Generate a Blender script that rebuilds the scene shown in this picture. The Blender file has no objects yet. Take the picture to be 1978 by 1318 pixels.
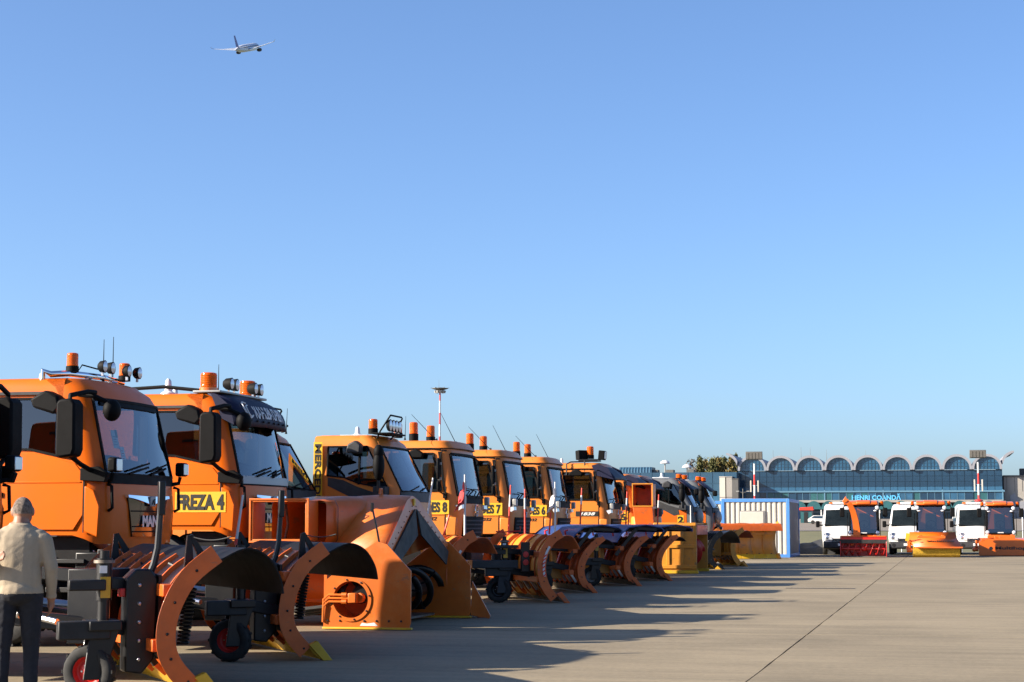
import bpy, bmesh, math, random
from mathutils import Vector, Matrix, Euler
random.seed(7)
R = math.radians
def lerp(a, b, t): return a + (b - a) * t
sc = bpy.context.scene
COL = sc.collection

# ------------------------------------------------------------------ camera
F, HORY, VPX, CAMH = 3500.0, 1014.0, 1790.0, 1.39        # photo pixels (1978 x 1318)
TH = math.atan((VPX - 989) / F)
PIT = math.atan((HORY - 659) / F)
cam = bpy.data.cameras.new('camera')
cam.sensor_width = 36
cam.lens = F / 1978 * 36
cam.clip_end = 6000
cam.clip_start = 0.1
camo = bpy.data.objects.new('camera', cam)
camo.location = (0, 0, CAMH)
camo.rotation_euler = (R(90) + PIT, 0, TH)
COL.objects.link(camo)
sc.camera = camo

# ------------------------------------------------------------------ sky, sun, exposure
SUN_EL, SUN_DIR = R(24.0), Vector((-0.895, -0.446))       # horizontal direction towards the sun
world = bpy.data.worlds.new('World')
sc.world = world
world.use_nodes = True
nt = world.node_tree
sky = nt.nodes.new('ShaderNodeTexSky')
sky.sky_type = 'NISHITA'
sky.sun_disc = False
sky.sun_elevation = SUN_EL
sky.sun_rotation = math.atan2(SUN_DIR.x, SUN_DIR.y)
sky.altitude = 100
sky.air_density = 0.78
sky.dust_density = 1.5
sky.ozone_density = 5.0
bg = nt.nodes['Background']
bg.inputs['Strength'].default_value = 0.079
tn_ = nt.nodes.new('ShaderNodeMix'); tn_.data_type = 'RGBA'; tn_.blend_type = 'MULTIPLY'      # slight white balance
tn_.inputs[0].default_value = 1; tn_.inputs[7].default_value = (1.0, 1.0, 1.02, 1)
nt.links.new(sky.outputs[0], tn_.inputs[6]); nt.links.new(tn_.outputs[2], bg.inputs['Color'])
sl = bpy.data.lights.new('sun', 'SUN')
sl.energy = 5.0
sl.angle = R(0.53)
sl.color = (1.0, 0.89, 0.74)
so = bpy.data.objects.new('sun', sl)
ds = Vector((SUN_DIR.x * math.cos(SUN_EL), SUN_DIR.y * math.cos(SUN_EL), math.sin(SUN_EL)))
so.rotation_euler = ds.to_track_quat('Z', 'Y').to_euler()
so.location = (-30, -10, 30)
COL.objects.link(so)
vs = sc.view_settings
vs.view_transform = 'Standard'
vs.look = 'None'
vs.gamma = 1
vs.exposure = 1.55

# ------------------------------------------------------------------ photo pixel -> world
_fw = Vector((-math.sin(TH) * math.cos(PIT), math.cos(TH) * math.cos(PIT), math.sin(PIT)))
_rt = Vector((math.cos(TH), math.sin(TH), 0))
_up = _rt.cross(_fw)
_C = Vector((0, 0, CAMH))
def ray(px, py): return (px - 989) * _rt + F * _fw - (py - 659) * _up
def gz(px, py, z=0.0):
    d = ray(px, py); return _C + d * ((z - CAMH) / d.z)
def gy(px, py, y):
    d = ray(px, py); return _C + d * (y / d.y)

# ------------------------------------------------------------------ materials
MATS = {}
def mat(name, col, rough=0.5, metal=0.0, coat=0.0, var=0.0, vscale=3.0, col2=None, bump=0.0, bscale=40.0, inner=None, spec=0.5, dust=None, wear=None):
    m = bpy.data.materials.new(name); m.use_nodes = True
    n, l = m.node_tree.nodes, m.node_tree.links
    b = n['Principled BSDF']
    b.inputs['Roughness'].default_value = rough
    b.inputs['Metallic'].default_value = metal
    b.inputs['Coat Weight'].default_value = coat
    b.inputs['Coat Roughness'].default_value = 0.06
    b.inputs['Specular IOR Level'].default_value = spec
    b.inputs['Base Color'].default_value = (*col, 1)
    out = None
    if var or col2:
        tc = n.new('ShaderNodeTexCoord')
        no = n.new('ShaderNodeTexNoise'); no.inputs['Scale'].default_value = vscale
        no.inputs['Detail'].default_value = 6; no.inputs['Roughness'].default_value = 0.62
        l.new(tc.outputs['Object'], no.inputs['Vector'])
        rp = n.new('ShaderNodeValToRGB')
        c2 = col2 if col2 else tuple(c * (1 - var) for c in col)
        c1 = col if col2 else tuple(min(1, c * (1 + var * .5)) for c in col)
        rp.color_ramp.elements[0].position = 0.35; rp.color_ramp.elements[0].color = (*c2, 1)
        rp.color_ramp.elements[1].position = 0.62; rp.color_ramp.elements[1].color = (*c1, 1)
        l.new(no.outputs['Fac'], rp.inputs[0]); out = rp.outputs[0]
        mr = n.new('ShaderNodeMapRange')
        mr.inputs[3].default_value = min(1, rough + 0.14); mr.inputs[4].default_value = max(0.02, rough - 0.05)
        l.new(no.outputs['Fac'], mr.inputs[0]); l.new(mr.outputs[0], b.inputs['Roughness'])
    if dust:
        tc2 = n.new('ShaderNodeTexCoord')
        n2 = n.new('ShaderNodeTexNoise'); n2.inputs['Scale'].default_value = 1.3; n2.inputs['Detail'].default_value = 8
        n2.inputs['Roughness'].default_value = 0.75
        l.new(tc2.outputs['Object'], n2.inputs['Vector'])
        r2 = n.new('ShaderNodeValToRGB')
        r2.color_ramp.elements[0].position = 0.5; r2.color_ramp.elements[0].color = (0, 0, 0, 1)
        r2.color_ramp.elements[1].position = 0.78; r2.color_ramp.elements[1].color = (dust[3],) * 3 + (1,)
        l.new(n2.outputs['Fac'], r2.inputs[0])
        mx = n.new('ShaderNodeMix'); mx.data_type = 'RGBA'
        l.new(r2.outputs[0], mx.inputs[0])
        if out: l.new(out, mx.inputs[6])
        else: mx.inputs[6].default_value = (*col, 1)
        mx.inputs[7].default_value = (*dust[:3], 1); out = mx.outputs[2]
    if wear:
        tc3 = n.new('ShaderNodeTexCoord'); mp3 = n.new('ShaderNodeMapping'); mp3.inputs['Scale'].default_value = (1, .35, 1.6)
        n3 = n.new('ShaderNodeTexNoise'); n3.inputs['Scale'].default_value = wear[4]; n3.inputs['Detail'].default_value = 10; n3.inputs['Roughness'].default_value = .72
        l.new(tc3.outputs['Object'], mp3.inputs['Vector']); l.new(mp3.outputs[0], n3.inputs['Vector'])
        r3 = n.new('ShaderNodeValToRGB'); r3.color_ramp.elements[0].position = .60; r3.color_ramp.elements[0].color = (0, 0, 0, 1)
        r3.color_ramp.elements[1].position = .645; r3.color_ramp.elements[1].color = (wear[3],) * 3 + (1,)
        l.new(n3.outputs['Fac'], r3.inputs[0])
        m3 = n.new('ShaderNodeMix'); m3.data_type = 'RGBA'; l.new(r3.outputs[0], m3.inputs[0])
        if out: l.new(out, m3.inputs[6])
        else: m3.inputs[6].default_value = (*col, 1)
        m3.inputs[7].default_value = (*wear[:3], 1); out = m3.outputs[2]
    if inner:
        g = n.new('ShaderNodeNewGeometry'); mx = n.new('ShaderNodeMix'); mx.data_type = 'RGBA'
        l.new(g.outputs['Backfacing'], mx.inputs[0])
        if out: l.new(out, mx.inputs[6])
        else: mx.inputs[6].default_value = (*col, 1)
        mx.inputs[7].default_value = (*inner, 1); out = mx.outputs[2]
        cm = n.new('ShaderNodeMath'); cm.operation = 'MULTIPLY_ADD'
        cm.inputs[1].default_value = -coat; cm.inputs[2].default_value = coat
        l.new(g.outputs['Backfacing'], cm.inputs[0]); l.new(cm.outputs[0], b.inputs['Coat Weight'])
    if out: l.new(out, b.inputs['Base Color'])
    if bump:
        tc = n.new('ShaderNodeTexCoord')
        no = n.new('ShaderNodeTexNoise'); no.inputs['Scale'].default_value = bscale; no.inputs['Detail'].default_value = 5
        l.new(tc.outputs['Object'], no.inputs['Vector'])
        bp = n.new('ShaderNodeBump'); bp.inputs['Strength'].default_value = bump; bp.inputs['Distance'].default_value = 0.02
        l.new(no.outputs['Fac'], bp.inputs['Height']); l.new(bp.outputs[0], b.inputs['Normal'])
    MATS[name] = m
    return m

def glass(name, tint, ior=1.6, rough=0.0):
    m = bpy.data.materials.new(name); m.use_nodes = True
    n, l = m.node_tree.nodes, m.node_tree.links
    n.remove(n['Principled BSDF'])
    t = n.new('ShaderNodeBsdfTransparent'); t.inputs[0].default_value = (*tint, 1)
    g = n.new('ShaderNodeBsdfGlossy'); g.inputs['Roughness'].default_value = rough; g.inputs[0].default_value = (.95, .97, 1, 1)
    f = n.new('ShaderNodeFresnel'); f.inputs[0].default_value = ior
    mx = n.new('ShaderNodeMixShader')
    l.new(f.outputs[0], mx.inputs[0]); l.new(t.outputs[0], mx.inputs[1]); l.new(g.outputs[0], mx.inputs[2])
    l.new(mx.outputs[0], n['Material Output'].inputs[0])
    MATS[name] = m
    return m

DUST = (.28, .20, .14, .22)
TRIM = (.045, .045, .05)
mat('paint_man', (.62, .112, .003), .36, 0, .12, .05, 2.0, inner=TRIM, dust=(.5, .16, .03, .08), spec=.2)
mat('paint_merc', (.58, .172, .022), .42, 0, .18, .07, 2.0, inner=TRIM, dust=(.46, .2, .08, .2), spec=.3)
mat('paint_plow', (.54, .092, .004), .42, 0, .2, .14, 5.0, dust=DUST, wear=(.15, .09, .06, .75, 5))
mat('paint_blower', (.56, .118, .006), .42, 0, .2, .12, 2.5, dust=(.55, .30, .12, .4), wear=(.22, .12, .07, .6, 4))
mat('paint_amber', (.54, .21, .016), .42, 0, .2, .12, 4, dust=DUST, wear=(.18, .11, .06, .7, 6))
mat('paint_red', (.45, .012, .008), .35, 0, .3, .1, 4)
mat('paint_hog', (.60, .108, .004), .35, 0, .5, .05, 3, inner=TRIM)
mat('paint_grey', (.11, .115, .12), .45, 0, .2, .1, 3, inner=TRIM)
mat('paint_blue', (.014, .045, .17), .42, 0, .15, .15, 4, dust=(.3, .3, .34, .3))
mat('paint_white', (.52, .51, .49), .35, 0, .5, .04, 3, inner=TRIM)
mat('black_plastic', (.004, .004, .0045), .6, 0, 0, .2, 6, spec=.1)
mat('flap_black', (.006, .006, .007), .5, 0, 0, .2, 6, spec=.2)
mat('grey_plastic', (.030, .031, .034), .55, 0, 0, .2, 6, dust=(.10, .095, .085, .3), spec=.3)
mat('black_metal', (.006, .0063, .0075), .36, 0, .1, .25, 6, dust=(.04, .037, .032, .25), spec=.35)
mat('dark_metal', (.010, .0104, .0115), .5, .1, 0, .25, 8, dust=(.03, .028, .025, .3))
mat('navy_sheet', (.009, .009, .016), .24, 0, .3, .2, 5, dust=(.03, .028, .03, .2))
mat('visor_navy', (.012, .013, .035), .5, 0, .0, .1, 3, spec=.2)
mat('gloss_black', (.008, .008, .009), .08, 0, .6)
mat('rubber', (.011, .011, .011), .75, 0, 0, .25, 9, dust=(.07, .062, .052, .5))
mat('rubber_grey', (.028, .028, .027), .7, 0, 0, .3, 7, dust=(.10, .09, .07, .5))
mat('chrome', (.85, .86, .88), .06, 1)
mat('steel', (.52, .52, .53), .32, 1, 0, .12, 8)
mat('worn_steel', (.20, .17, .14), .5, .6, 0, .35, 9)
mat('yellow_paint', (.58, .33, .01), .45, 0, .1, .12, 6, dust=(.2, .16, .1, .6))
mat('sign_yellow', (.62, .36, .006), .5, 0, 0, .05, 6)
mat('silver', (.62, .62, .63), .28, .35, .3)
mat('van_glass', (.010, .014, .015), .12, 0, 0, .3, 2, spec=.35)
mat('ink', (.008, .008, .008), .5)
mat('red_paint', (.55, .02, .015), .45, 0, .1, .12, 6)
mat('signal_red', (.72, .035, .012), .5, 0, 0, .1, 6)
mat('white_paint', (.6, .6, .58), .5, 0, 0, .05, 6)
mat('white_plastic', (.6, .6, .6), .3)
mat('flag_red', (.5, .05, .05), .9, 0, 0, .3, 9)
mat('flag_white', (.72, .66, .64), .9, 0, 0, .15, 9)
mat('seat_cloth', (.025, .026, .03), .9)
mat('seat_wrap', (.35, .33, .28), .4)
mat('curtain', (.55, .30, .17), .85)
mat('sand_cloth', (.46, .40, .27), .85)
mat('paper', (.75, .77, .75), .7)
mat('green_dot', (.02, .16, .07), .6)
mat('number_plate', (.7, .7, .7), .5)
mat('lamp_face', (.72, .75, .78), .12, .3, .6)
mat('lamp_grey', (.28, .28, .27), .35)
mat('bank_lamp', (.14, .13, .12), .5)
mat('sky_blue_paint', (.055, .20, .52), .45, 0, .1, .06, 4)
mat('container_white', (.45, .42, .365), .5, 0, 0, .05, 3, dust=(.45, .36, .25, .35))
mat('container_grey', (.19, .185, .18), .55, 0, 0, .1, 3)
mat('skin', (.26, .125, .075), .55, 0, 0, .12, 20)
mat('hair', (.17, .13, .105), .8, 0, 0, .6, 45, bump=.8, bscale=220)
mat('sweater', (.31, .25, .175), .95, 0, 0, .07, 14, bump=.1, bscale=90)
mat('trousers', (.010, .011, .016), .9, 0, 0, .2, 20)
mat('shoe', (.012, .011, .01), .45)
mat('brush_yellow', (.48, .29, .02), .9, 0, 0, .35, 22, bump=.9, bscale=120)
mat('beige_building', (.27, .25, .225), .8, 0, 0, .07, .3)
mat('grey_building', (.09, .088, .085), .8, 0, 0, .12, .3)
mat('arch_white', (.22, .225, .25), .55, 0, 0, .05, .4)
mat('teal', (.02, .09, .10), .35, 0, .3, .2, .4)
mat('frame_blue', (.09, .19, .27), .4)
mat('letter_blue', (.09, .40, .68), .35, 0, .2)
mat('facade_glass', (.011, .036, .072), .12, 0, .4, .25, .35)
mat('facade_light', (.026, .09, .165), .12, 0, .4, .3, .35)
mat('lunette_glass', (.018, .075, .145), .06, 0, .6, .3, .25)
mat('facade_panel', (.020, .060, .105), .35, 0, .2, .12, .4)
mat('floodlight', (.10, .095, .085), .6)
mat('bark', (.10, .075, .05), .9, 0, 0, .3, 5)
mat('leaf_olive', (.095, .095, .026), .8, 0, 0, .35, .8)
mat('leaf_yellow', (.18, .135, .035), .8, 0, 0, .35, .8)
mat('leaf_bare', (.16, .125, .10), .8, 0, 0, .2, .8)
mat('aircraft_white', (.52, .53, .56), .3, 0, .4)
mat('aircraft_fin', (.10, .06, .16), .35, 0, .3)
mat('amber_solid', (.55, .12, .006), .2, 0, .6)
glass('cab_glass', (.62, .68, .68), 2.05)
glass('side_glass', (.17, .22, .23), 1.85)
glass('lens', (.95, .95, .95), 1.5)
def amber():
    m = bpy.data.materials.new('amber'); m.use_nodes = True
    b = m.node_tree.nodes['Principled BSDF']
    b.inputs['Base Color'].default_value = (.70, .12, .005, 1); b.inputs['Roughness'].default_value = .12
    b.inputs['Transmission Weight'].default_value = .35; b.inputs['IOR'].default_value = 1.3
    b.inputs['Subsurface Weight'].default_value = .25; b.inputs['Subsurface Radius'].default_value = (.06, .02, .005)
    MATS['amber'] = m
amber()

def concrete(name, c1, c2, joint=False):
    m = bpy.data.materials.new(name); m.use_nodes = True
    n, l = m.node_tree.nodes, m.node_tree.links
    b = n['Principled BSDF']; b.inputs['Roughness'].default_value = .85; b.inputs['Specular IOR Level'].default_value = .3
    g = n.new('ShaderNodeNewGeometry')
    big = n.new('ShaderNodeTexNoise'); big.inputs['Scale'].default_value = .35; big.inputs['Detail'].default_value = 7; big.inputs['Roughness'].default_value = .65
    mp = n.new('ShaderNodeMapping'); mp.inputs['Scale'].default_value = (.10, 1.9, 1)
    st = n.new('ShaderNodeTexNoise'); st.inputs['Scale'].default_value = 1.6; st.inputs['Detail'].default_value = 9; st.inputs['Roughness'].default_value = .7
    fine = n.new('ShaderNodeTexNoise'); fine.inputs['Scale'].default_value = 14; fine.inputs['Detail'].default_value = 8; fine.inputs['Roughness'].default_value = .75
    l.new(g.outputs['Position'], big.inputs['Vector']); l.new(g.outputs['Position'], mp.inputs['Vector'])
    l.new(mp.outputs[0], st.inputs['Vector']); l.new(g.outputs['Position'], fine.inputs['Vector'])
    a = n.new('ShaderNodeMath'); a.operation = 'ADD'; l.new(big.outputs['Fac'], a.inputs[0]); l.new(st.outputs['Fac'], a.inputs[1])
    a2 = n.new('ShaderNodeMath'); a2.operation = 'MULTIPLY_ADD'; a2.inputs[1].default_value = 1.05
    l.new(fine.outputs['Fac'], a2.inputs[0]); l.new(a.outputs[0], a2.inputs[2])
    rp = n.new('ShaderNodeValToRGB'); e = rp.color_ramp.elements
    e[0].position = 1.22 / 2; e[0].color = (*c2, 1); e[1].position = 1.80 / 2; e[1].color = (*c1, 1)
    hv = n.new('ShaderNodeMath'); hv.operation = 'MULTIPLY'; hv.inputs[1].default_value = .5
    l.new(a2.outputs[0], hv.inputs[0]); l.new(hv.outputs[0], rp.inputs[0])
    # oil spots and dark scuffs
    v = n.new('ShaderNodeTexVoronoi'); v.inputs['Scale'].default_value = .23
    mp2 = n.new('ShaderNodeMapping'); mp2.inputs['Scale'].default_value = (.55, 1.5, 1); l.new(g.outputs['Position'], mp2.inputs['Vector'])
    wob = n.new('ShaderNodeMix'); wob.data_type = 'VECTOR'; wob.inputs[0].default_value = .35
    l.new(mp2.outputs[0], wob.inputs[4]); l.new(fine.outputs['Color'], wob.inputs[5])
    l.new(wob.outputs[1], v.inputs['Vector'])
    r2 = n.new('ShaderNodeValToRGB'); r2.color_ramp.elements[0].position = .02; r2.color_ramp.elements[0].color = (.5, .5, .5, 1)
    r2.color_ramp.elements[1].position = .13; r2.color_ramp.elements[1].color = (1, 1, 1, 1)
    l.new(v.outputs['Distance'], r2.inputs[0])
    mu = n.new('ShaderNodeMix'); mu.data_type = 'RGBA'; mu.blend_type = 'MULTIPLY'; mu.inputs[0].default_value = 1
    l.new(rp.outputs[0], mu.inputs[6]); l.new(r2.outputs[0], mu.inputs[7])
    oi = n.new('ShaderNodeObjectInfo'); mr = n.new('ShaderNodeMapRange'); mr.inputs[3].default_value = .93; mr.inputs[4].default_value = 1.05
    l.new(oi.outputs['Random'], mr.inputs[0])
    mu2 = n.new('ShaderNodeMix'); mu2.data_type = 'RGBA'; mu2.blend_type = 'MULTIPLY'; mu2.inputs[0].default_value = 1
    l.new(mu.outputs[2], mu2.inputs[6]); l.new(mr.outputs[0], mu2.inputs[7]); l.new(mu2.outputs[2], b.inputs['Base Color'])
    bp = n.new('ShaderNodeBump'); bp.inputs['Strength'].default_value = .35; bp.inputs['Distance'].default_value = .01
    l.new(fine.outputs['Fac'], bp.inputs['Height']); l.new(bp.outputs[0], b.inputs['Normal'])
    MATS[name] = m
concrete('concrete', (.262, .214, .141), (.146, .119, .078))
concrete('far_concrete', (.23, .20, .16), (.17, .145, .12))
mat('joint_filler', (.035, .032, .03), .9)
mat('grass', (.13, .115, .045), .95, 0, 0, 0, .25, col2=(.085, .085, .03), bump=.6, bscale=3)

# ------------------------------------------------------------------ mesh builder
class G:
    def __init__(s): s.v = []; s.f = []
    def add(s, vs, fs):
        o = len(s.v); s.v += [tuple(p) for p in vs]; s.f += [tuple(i + o for i in f) for f in fs]; return s
    def box(s, c, d, rot=None):
        x, y, z = (a / 2 for a in d)
        p = [Vector((i * x, j * y, k * z)) for i in (-1, 1) for j in (-1, 1) for k in (-1, 1)]
        if rot:
            m = Euler(rot).to_matrix(); p = [m @ q for q in p]
        c = Vector(c)
        return s.add([q + c for q in p], [(0, 1, 3, 2), (4, 6, 7, 5), (0, 4, 5, 1), (2, 3, 7, 6), (0, 2, 6, 4), (1, 5, 7, 3)])
    def b2(s, x0, x1, y0, y1, z0, z1): return s.box(((x0 + x1) / 2, (y0 + y1) / 2, (z0 + z1) / 2), (abs(x1 - x0), abs(y1 - y0), abs(z1 - z0)))
    def prism(s, poly, ax, a, b):
        n = len(poly)
        def P(q, t): return {'y': (q[0], t, q[1]), 'x': (t, q[0], q[1]), 'z': (q[0], q[1], t)}[ax]
        vs = [P(q, a) for q in poly] + [P(q, b) for q in poly]
        fs = [tuple(range(n))[::-1], tuple(range(n, 2 * n))] + [(i, (i + 1) % n, n + (i + 1) % n, n + i) for i in range(n)]
        return s.add(vs, fs)
    def bar(s, p0, p1, w, h=None, upv=(0, 0, 1)):
        h = h or w; p0, p1 = Vector(p0), Vector(p1); d = (p1 - p0).normalized(); u = Vector(upv)
        if abs(d.dot(u)) > .98: u = Vector((1, 0, 0))
        r = d.cross(u).normalized(); u = r.cross(d)
        vs = [p + r * (a * w / 2) + u * (b * h / 2) for p in (p0, p1) for a, b in ((-1, -1), (1, -1), (1, 1), (-1, 1))]
        return s.add(vs, [(3, 2, 1, 0), (4, 5, 6, 7)] + [(i, (i + 1) % 4, 4 + (i + 1) % 4, 4 + i) for i in range(4)])
    def tube(s, pts, r, n=8, cap=True):
        pts = [Vector(p) for p in pts]; rr = r if isinstance(r, (list, tuple)) else [r] * len(pts)
        rings = []; pu = None
        for i, p in enumerate(pts):
            d = (pts[min(i + 1, len(pts) - 1)] - pts[max(i - 1, 0)]).normalized()
            u = pu if pu is not None else (Vector((0, 0, 1)) if abs(d.z) < .9 else Vector((1, 0, 0)))
            a = d.cross(u).normalized(); u = a.cross(d).normalized(); pu = u
            rings.append([p + (a * math.cos(t) + u * math.sin(t)) * rr[i] for t in (2 * math.pi * k / n for k in range(n))])
        vs = [q for g in rings for q in g]; fs = []
        for i in range(len(pts) - 1):
            for k in range(n): fs.append((i * n + k, i * n + (k + 1) % n, (i + 1) * n + (k + 1) % n, (i + 1) * n + k))
        if cap: fs += [tuple(range(n))[::-1], tuple((len(pts) - 1) * n + k for k in range(n))]
        return s.add(vs, fs)
    def cyl(s, p0, p1, r, r1=None, n=14): return s.tube([p0, p1], [r, r if r1 is None else r1], n)
    def lathe(s, prof, c, ax='z', n=24, cap=True):
        c = Vector(c); vs = []; fs = []
        for r, h in prof:
            for k in range(n):
                t = 2 * math.pi * k / n; a, b = r * math.cos(t), r * math.sin(t)
                vs.append(c + Vector({'z': (a, b, h), 'y': (a, h, b), 'x': (h, a, b)}[ax]))
        m = len(prof)
        for i in range(m - 1):
            for k in range(n): fs.append((i * n + k, i * n + (k + 1) % n, (i + 1) * n + (k + 1) % n, (i + 1) * n + k))
        if cap and prof[0][0] > 1e-4: fs.append(tuple(range(n))[::-1])
        if cap and prof[-1][0] > 1e-4: fs.append(tuple((m - 1) * n + k for k in range(n)))
        return s.add(vs, fs)
    def sheet(s, prof, y0, y1, t):
        """profile in x,z swept along y, thickness t to the back"""
        n = len(prof); off = []
        for i in range(n):
            a, b = Vector(prof[max(i - 1, 0)]), Vector(prof[min(i + 1, n - 1)]); d = (b - a).normalized()
            off.append((prof[i][0] - d.y * t, prof[i][1] + d.x * t))
        return s.prism_strip(prof, off, y0, y1)
    def prism_strip(s, A, B, y0, y1):
        n = len(A); vs = []
        for y in (y0, y1): vs += [(p[0], y, p[1]) for p in A] + [(p[0], y, p[1]) for p in B]
        fs = []; o = 2 * n
        for i in range(n - 1):
            fs += [(i, i + 1, n + i + 1, n + i), (o + n + i, o + n + i + 1, o + i + 1, o + i),
                   (i + 1, i, o + i, o + i + 1), (n + i, n + i + 1, o + n + i + 1, o + n + i)]
        fs += [(0, n, o + n, o), (n - 1, o + n - 1, o + 2 * n - 1, 2 * n - 1)]
        return s.add(vs, fs)
    def ball(s, c, r, n=12, m=8, sq=(1, 1, 1)):
        prof = [(max(1e-5, math.sin(math.pi * i / m)), -math.cos(math.pi * i / m)) for i in range(m + 1)]
        g = G().lathe(prof, (0, 0, 0), 'z', n)
        c = Vector(c); return s.add([Vector((p[0] * r * sq[0], p[1] * r * sq[1], p[2] * r * sq[2])) + c for p in g.v], g.f)
    def xf(s, m): s.v = [tuple(m @ Vector(p)) for p in s.v]; return s

def obj(name, g, m, parent=None, bevel=0.0, smooth=38, loc=None, rot=None, kind=None, label=None, fixn=True):
    if isinstance(g, bpy.types.Mesh): me = g
    else:
        me = bpy.data.meshes.new(name); me.from_pydata(g.v, [], g.f)
        if fixn:
            bm = bmesh.new(); bm.from_mesh(me); bmesh.ops.recalc_face_normals(bm, faces=bm.faces); bm.to_mesh(me); bm.free()
        me.polygons.foreach_set('use_smooth', [True] * len(me.polygons))
        me.set_sharp_from_angle(angle=R(smooth))
    if m and not me.materials: me.materials.append(MATS[m])
    o = bpy.data.objects.new(name, me); COL.objects.link(o)
    if parent: o.parent = parent
    if loc: o.location = loc
    if rot: o.rotation_euler = rot
    if bevel:
        b = o.modifiers.new('bevel', 'BEVEL'); b.width = bevel; b.segments = 2; b.limit_method = 'ANGLE'; b.angle_limit = R(40)
        b.harden_normals = False
    if kind: o['kind'] = kind
    if label: o['label'] = label
    return o
def thing(name, label, cat, loc=(0, 0, 0), rz=0, group=None):
    o = bpy.data.objects.new(name, None); COL.objects.link(o); o.empty_display_size = .2
    o.location = loc; o.rotation_euler = (0, 0, rz); o['label'] = label; o['category'] = cat
    if group: o['group'] = group
    return o
def tag(o, label, cat, group=None):
    o['label'] = label; o['category'] = cat
    if group: o['group'] = group
    return o
def copy_tree(o, parent=None):
    c = o.copy(); COL.objects.link(c); c.parent = parent
    for ch in list(o.children): copy_tree(ch, c)
    return c
def copy_thing(o, loc, rz=None, label=None, group=None):
    c = copy_tree(o); c.location = loc
    if rz is not None: c.rotation_euler = (0, 0, rz)
    if label: c['label'] = label
    if group: c['group'] = group
    return c

_tcache = {}
def text_mesh(body, w, h, bold=.02, shear=0.0, depth=.004):
    k = (body, round(w, 4), round(h, 4), bold, shear)
    if k in _tcache: return _tcache[k]
    cu = bpy.data.curves.new('text', 'FONT'); cu.body = body; cu.size = 1; cu.offset = bold; cu.shear = shear; cu.extrude = depth; cu.resolution_u = 3
    to = bpy.data.objects.new('text', cu); COL.objects.link(to)
    me = bpy.data.meshes.new_from_object(to)
    bpy.data.objects.remove(to); bpy.data.curves.remove(cu)
    xs = [v.co.x for v in me.vertices]; ys = [v.co.y for v in me.vertices]
    x0, x1, y0, y1 = min(xs), max(xs), min(ys), max(ys)
    for v in me.vertices:
        v.co.x = ((v.co.x - x0) / (x1 - x0) - .5) * w; v.co.y = ((v.co.y - y0) / (y1 - y0) - .5) * h
    _tcache[k] = me
    return me
FACE = {'-y': (R(90), 0, 0), '+x': (R(90), 0, R(90)), '+y': (R(90), 0, R(180))}
def text(parent, name, body, w, h, loc, face, m='ink', bold=.02, shear=0.0, roll=0):
    me = text_mesh(body, w, h, bold, shear).copy(); me.materials.clear(); me.materials.append(MATS[m])
    o = bpy.data.objects.new(name, me); COL.objects.link(o); o.parent = parent; o.location = loc
    rt = Euler(FACE[face]).to_matrix() @ Matrix.Rotation(roll, 3, 'Z')
    o.rotation_euler = rt.to_euler(); return o

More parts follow.
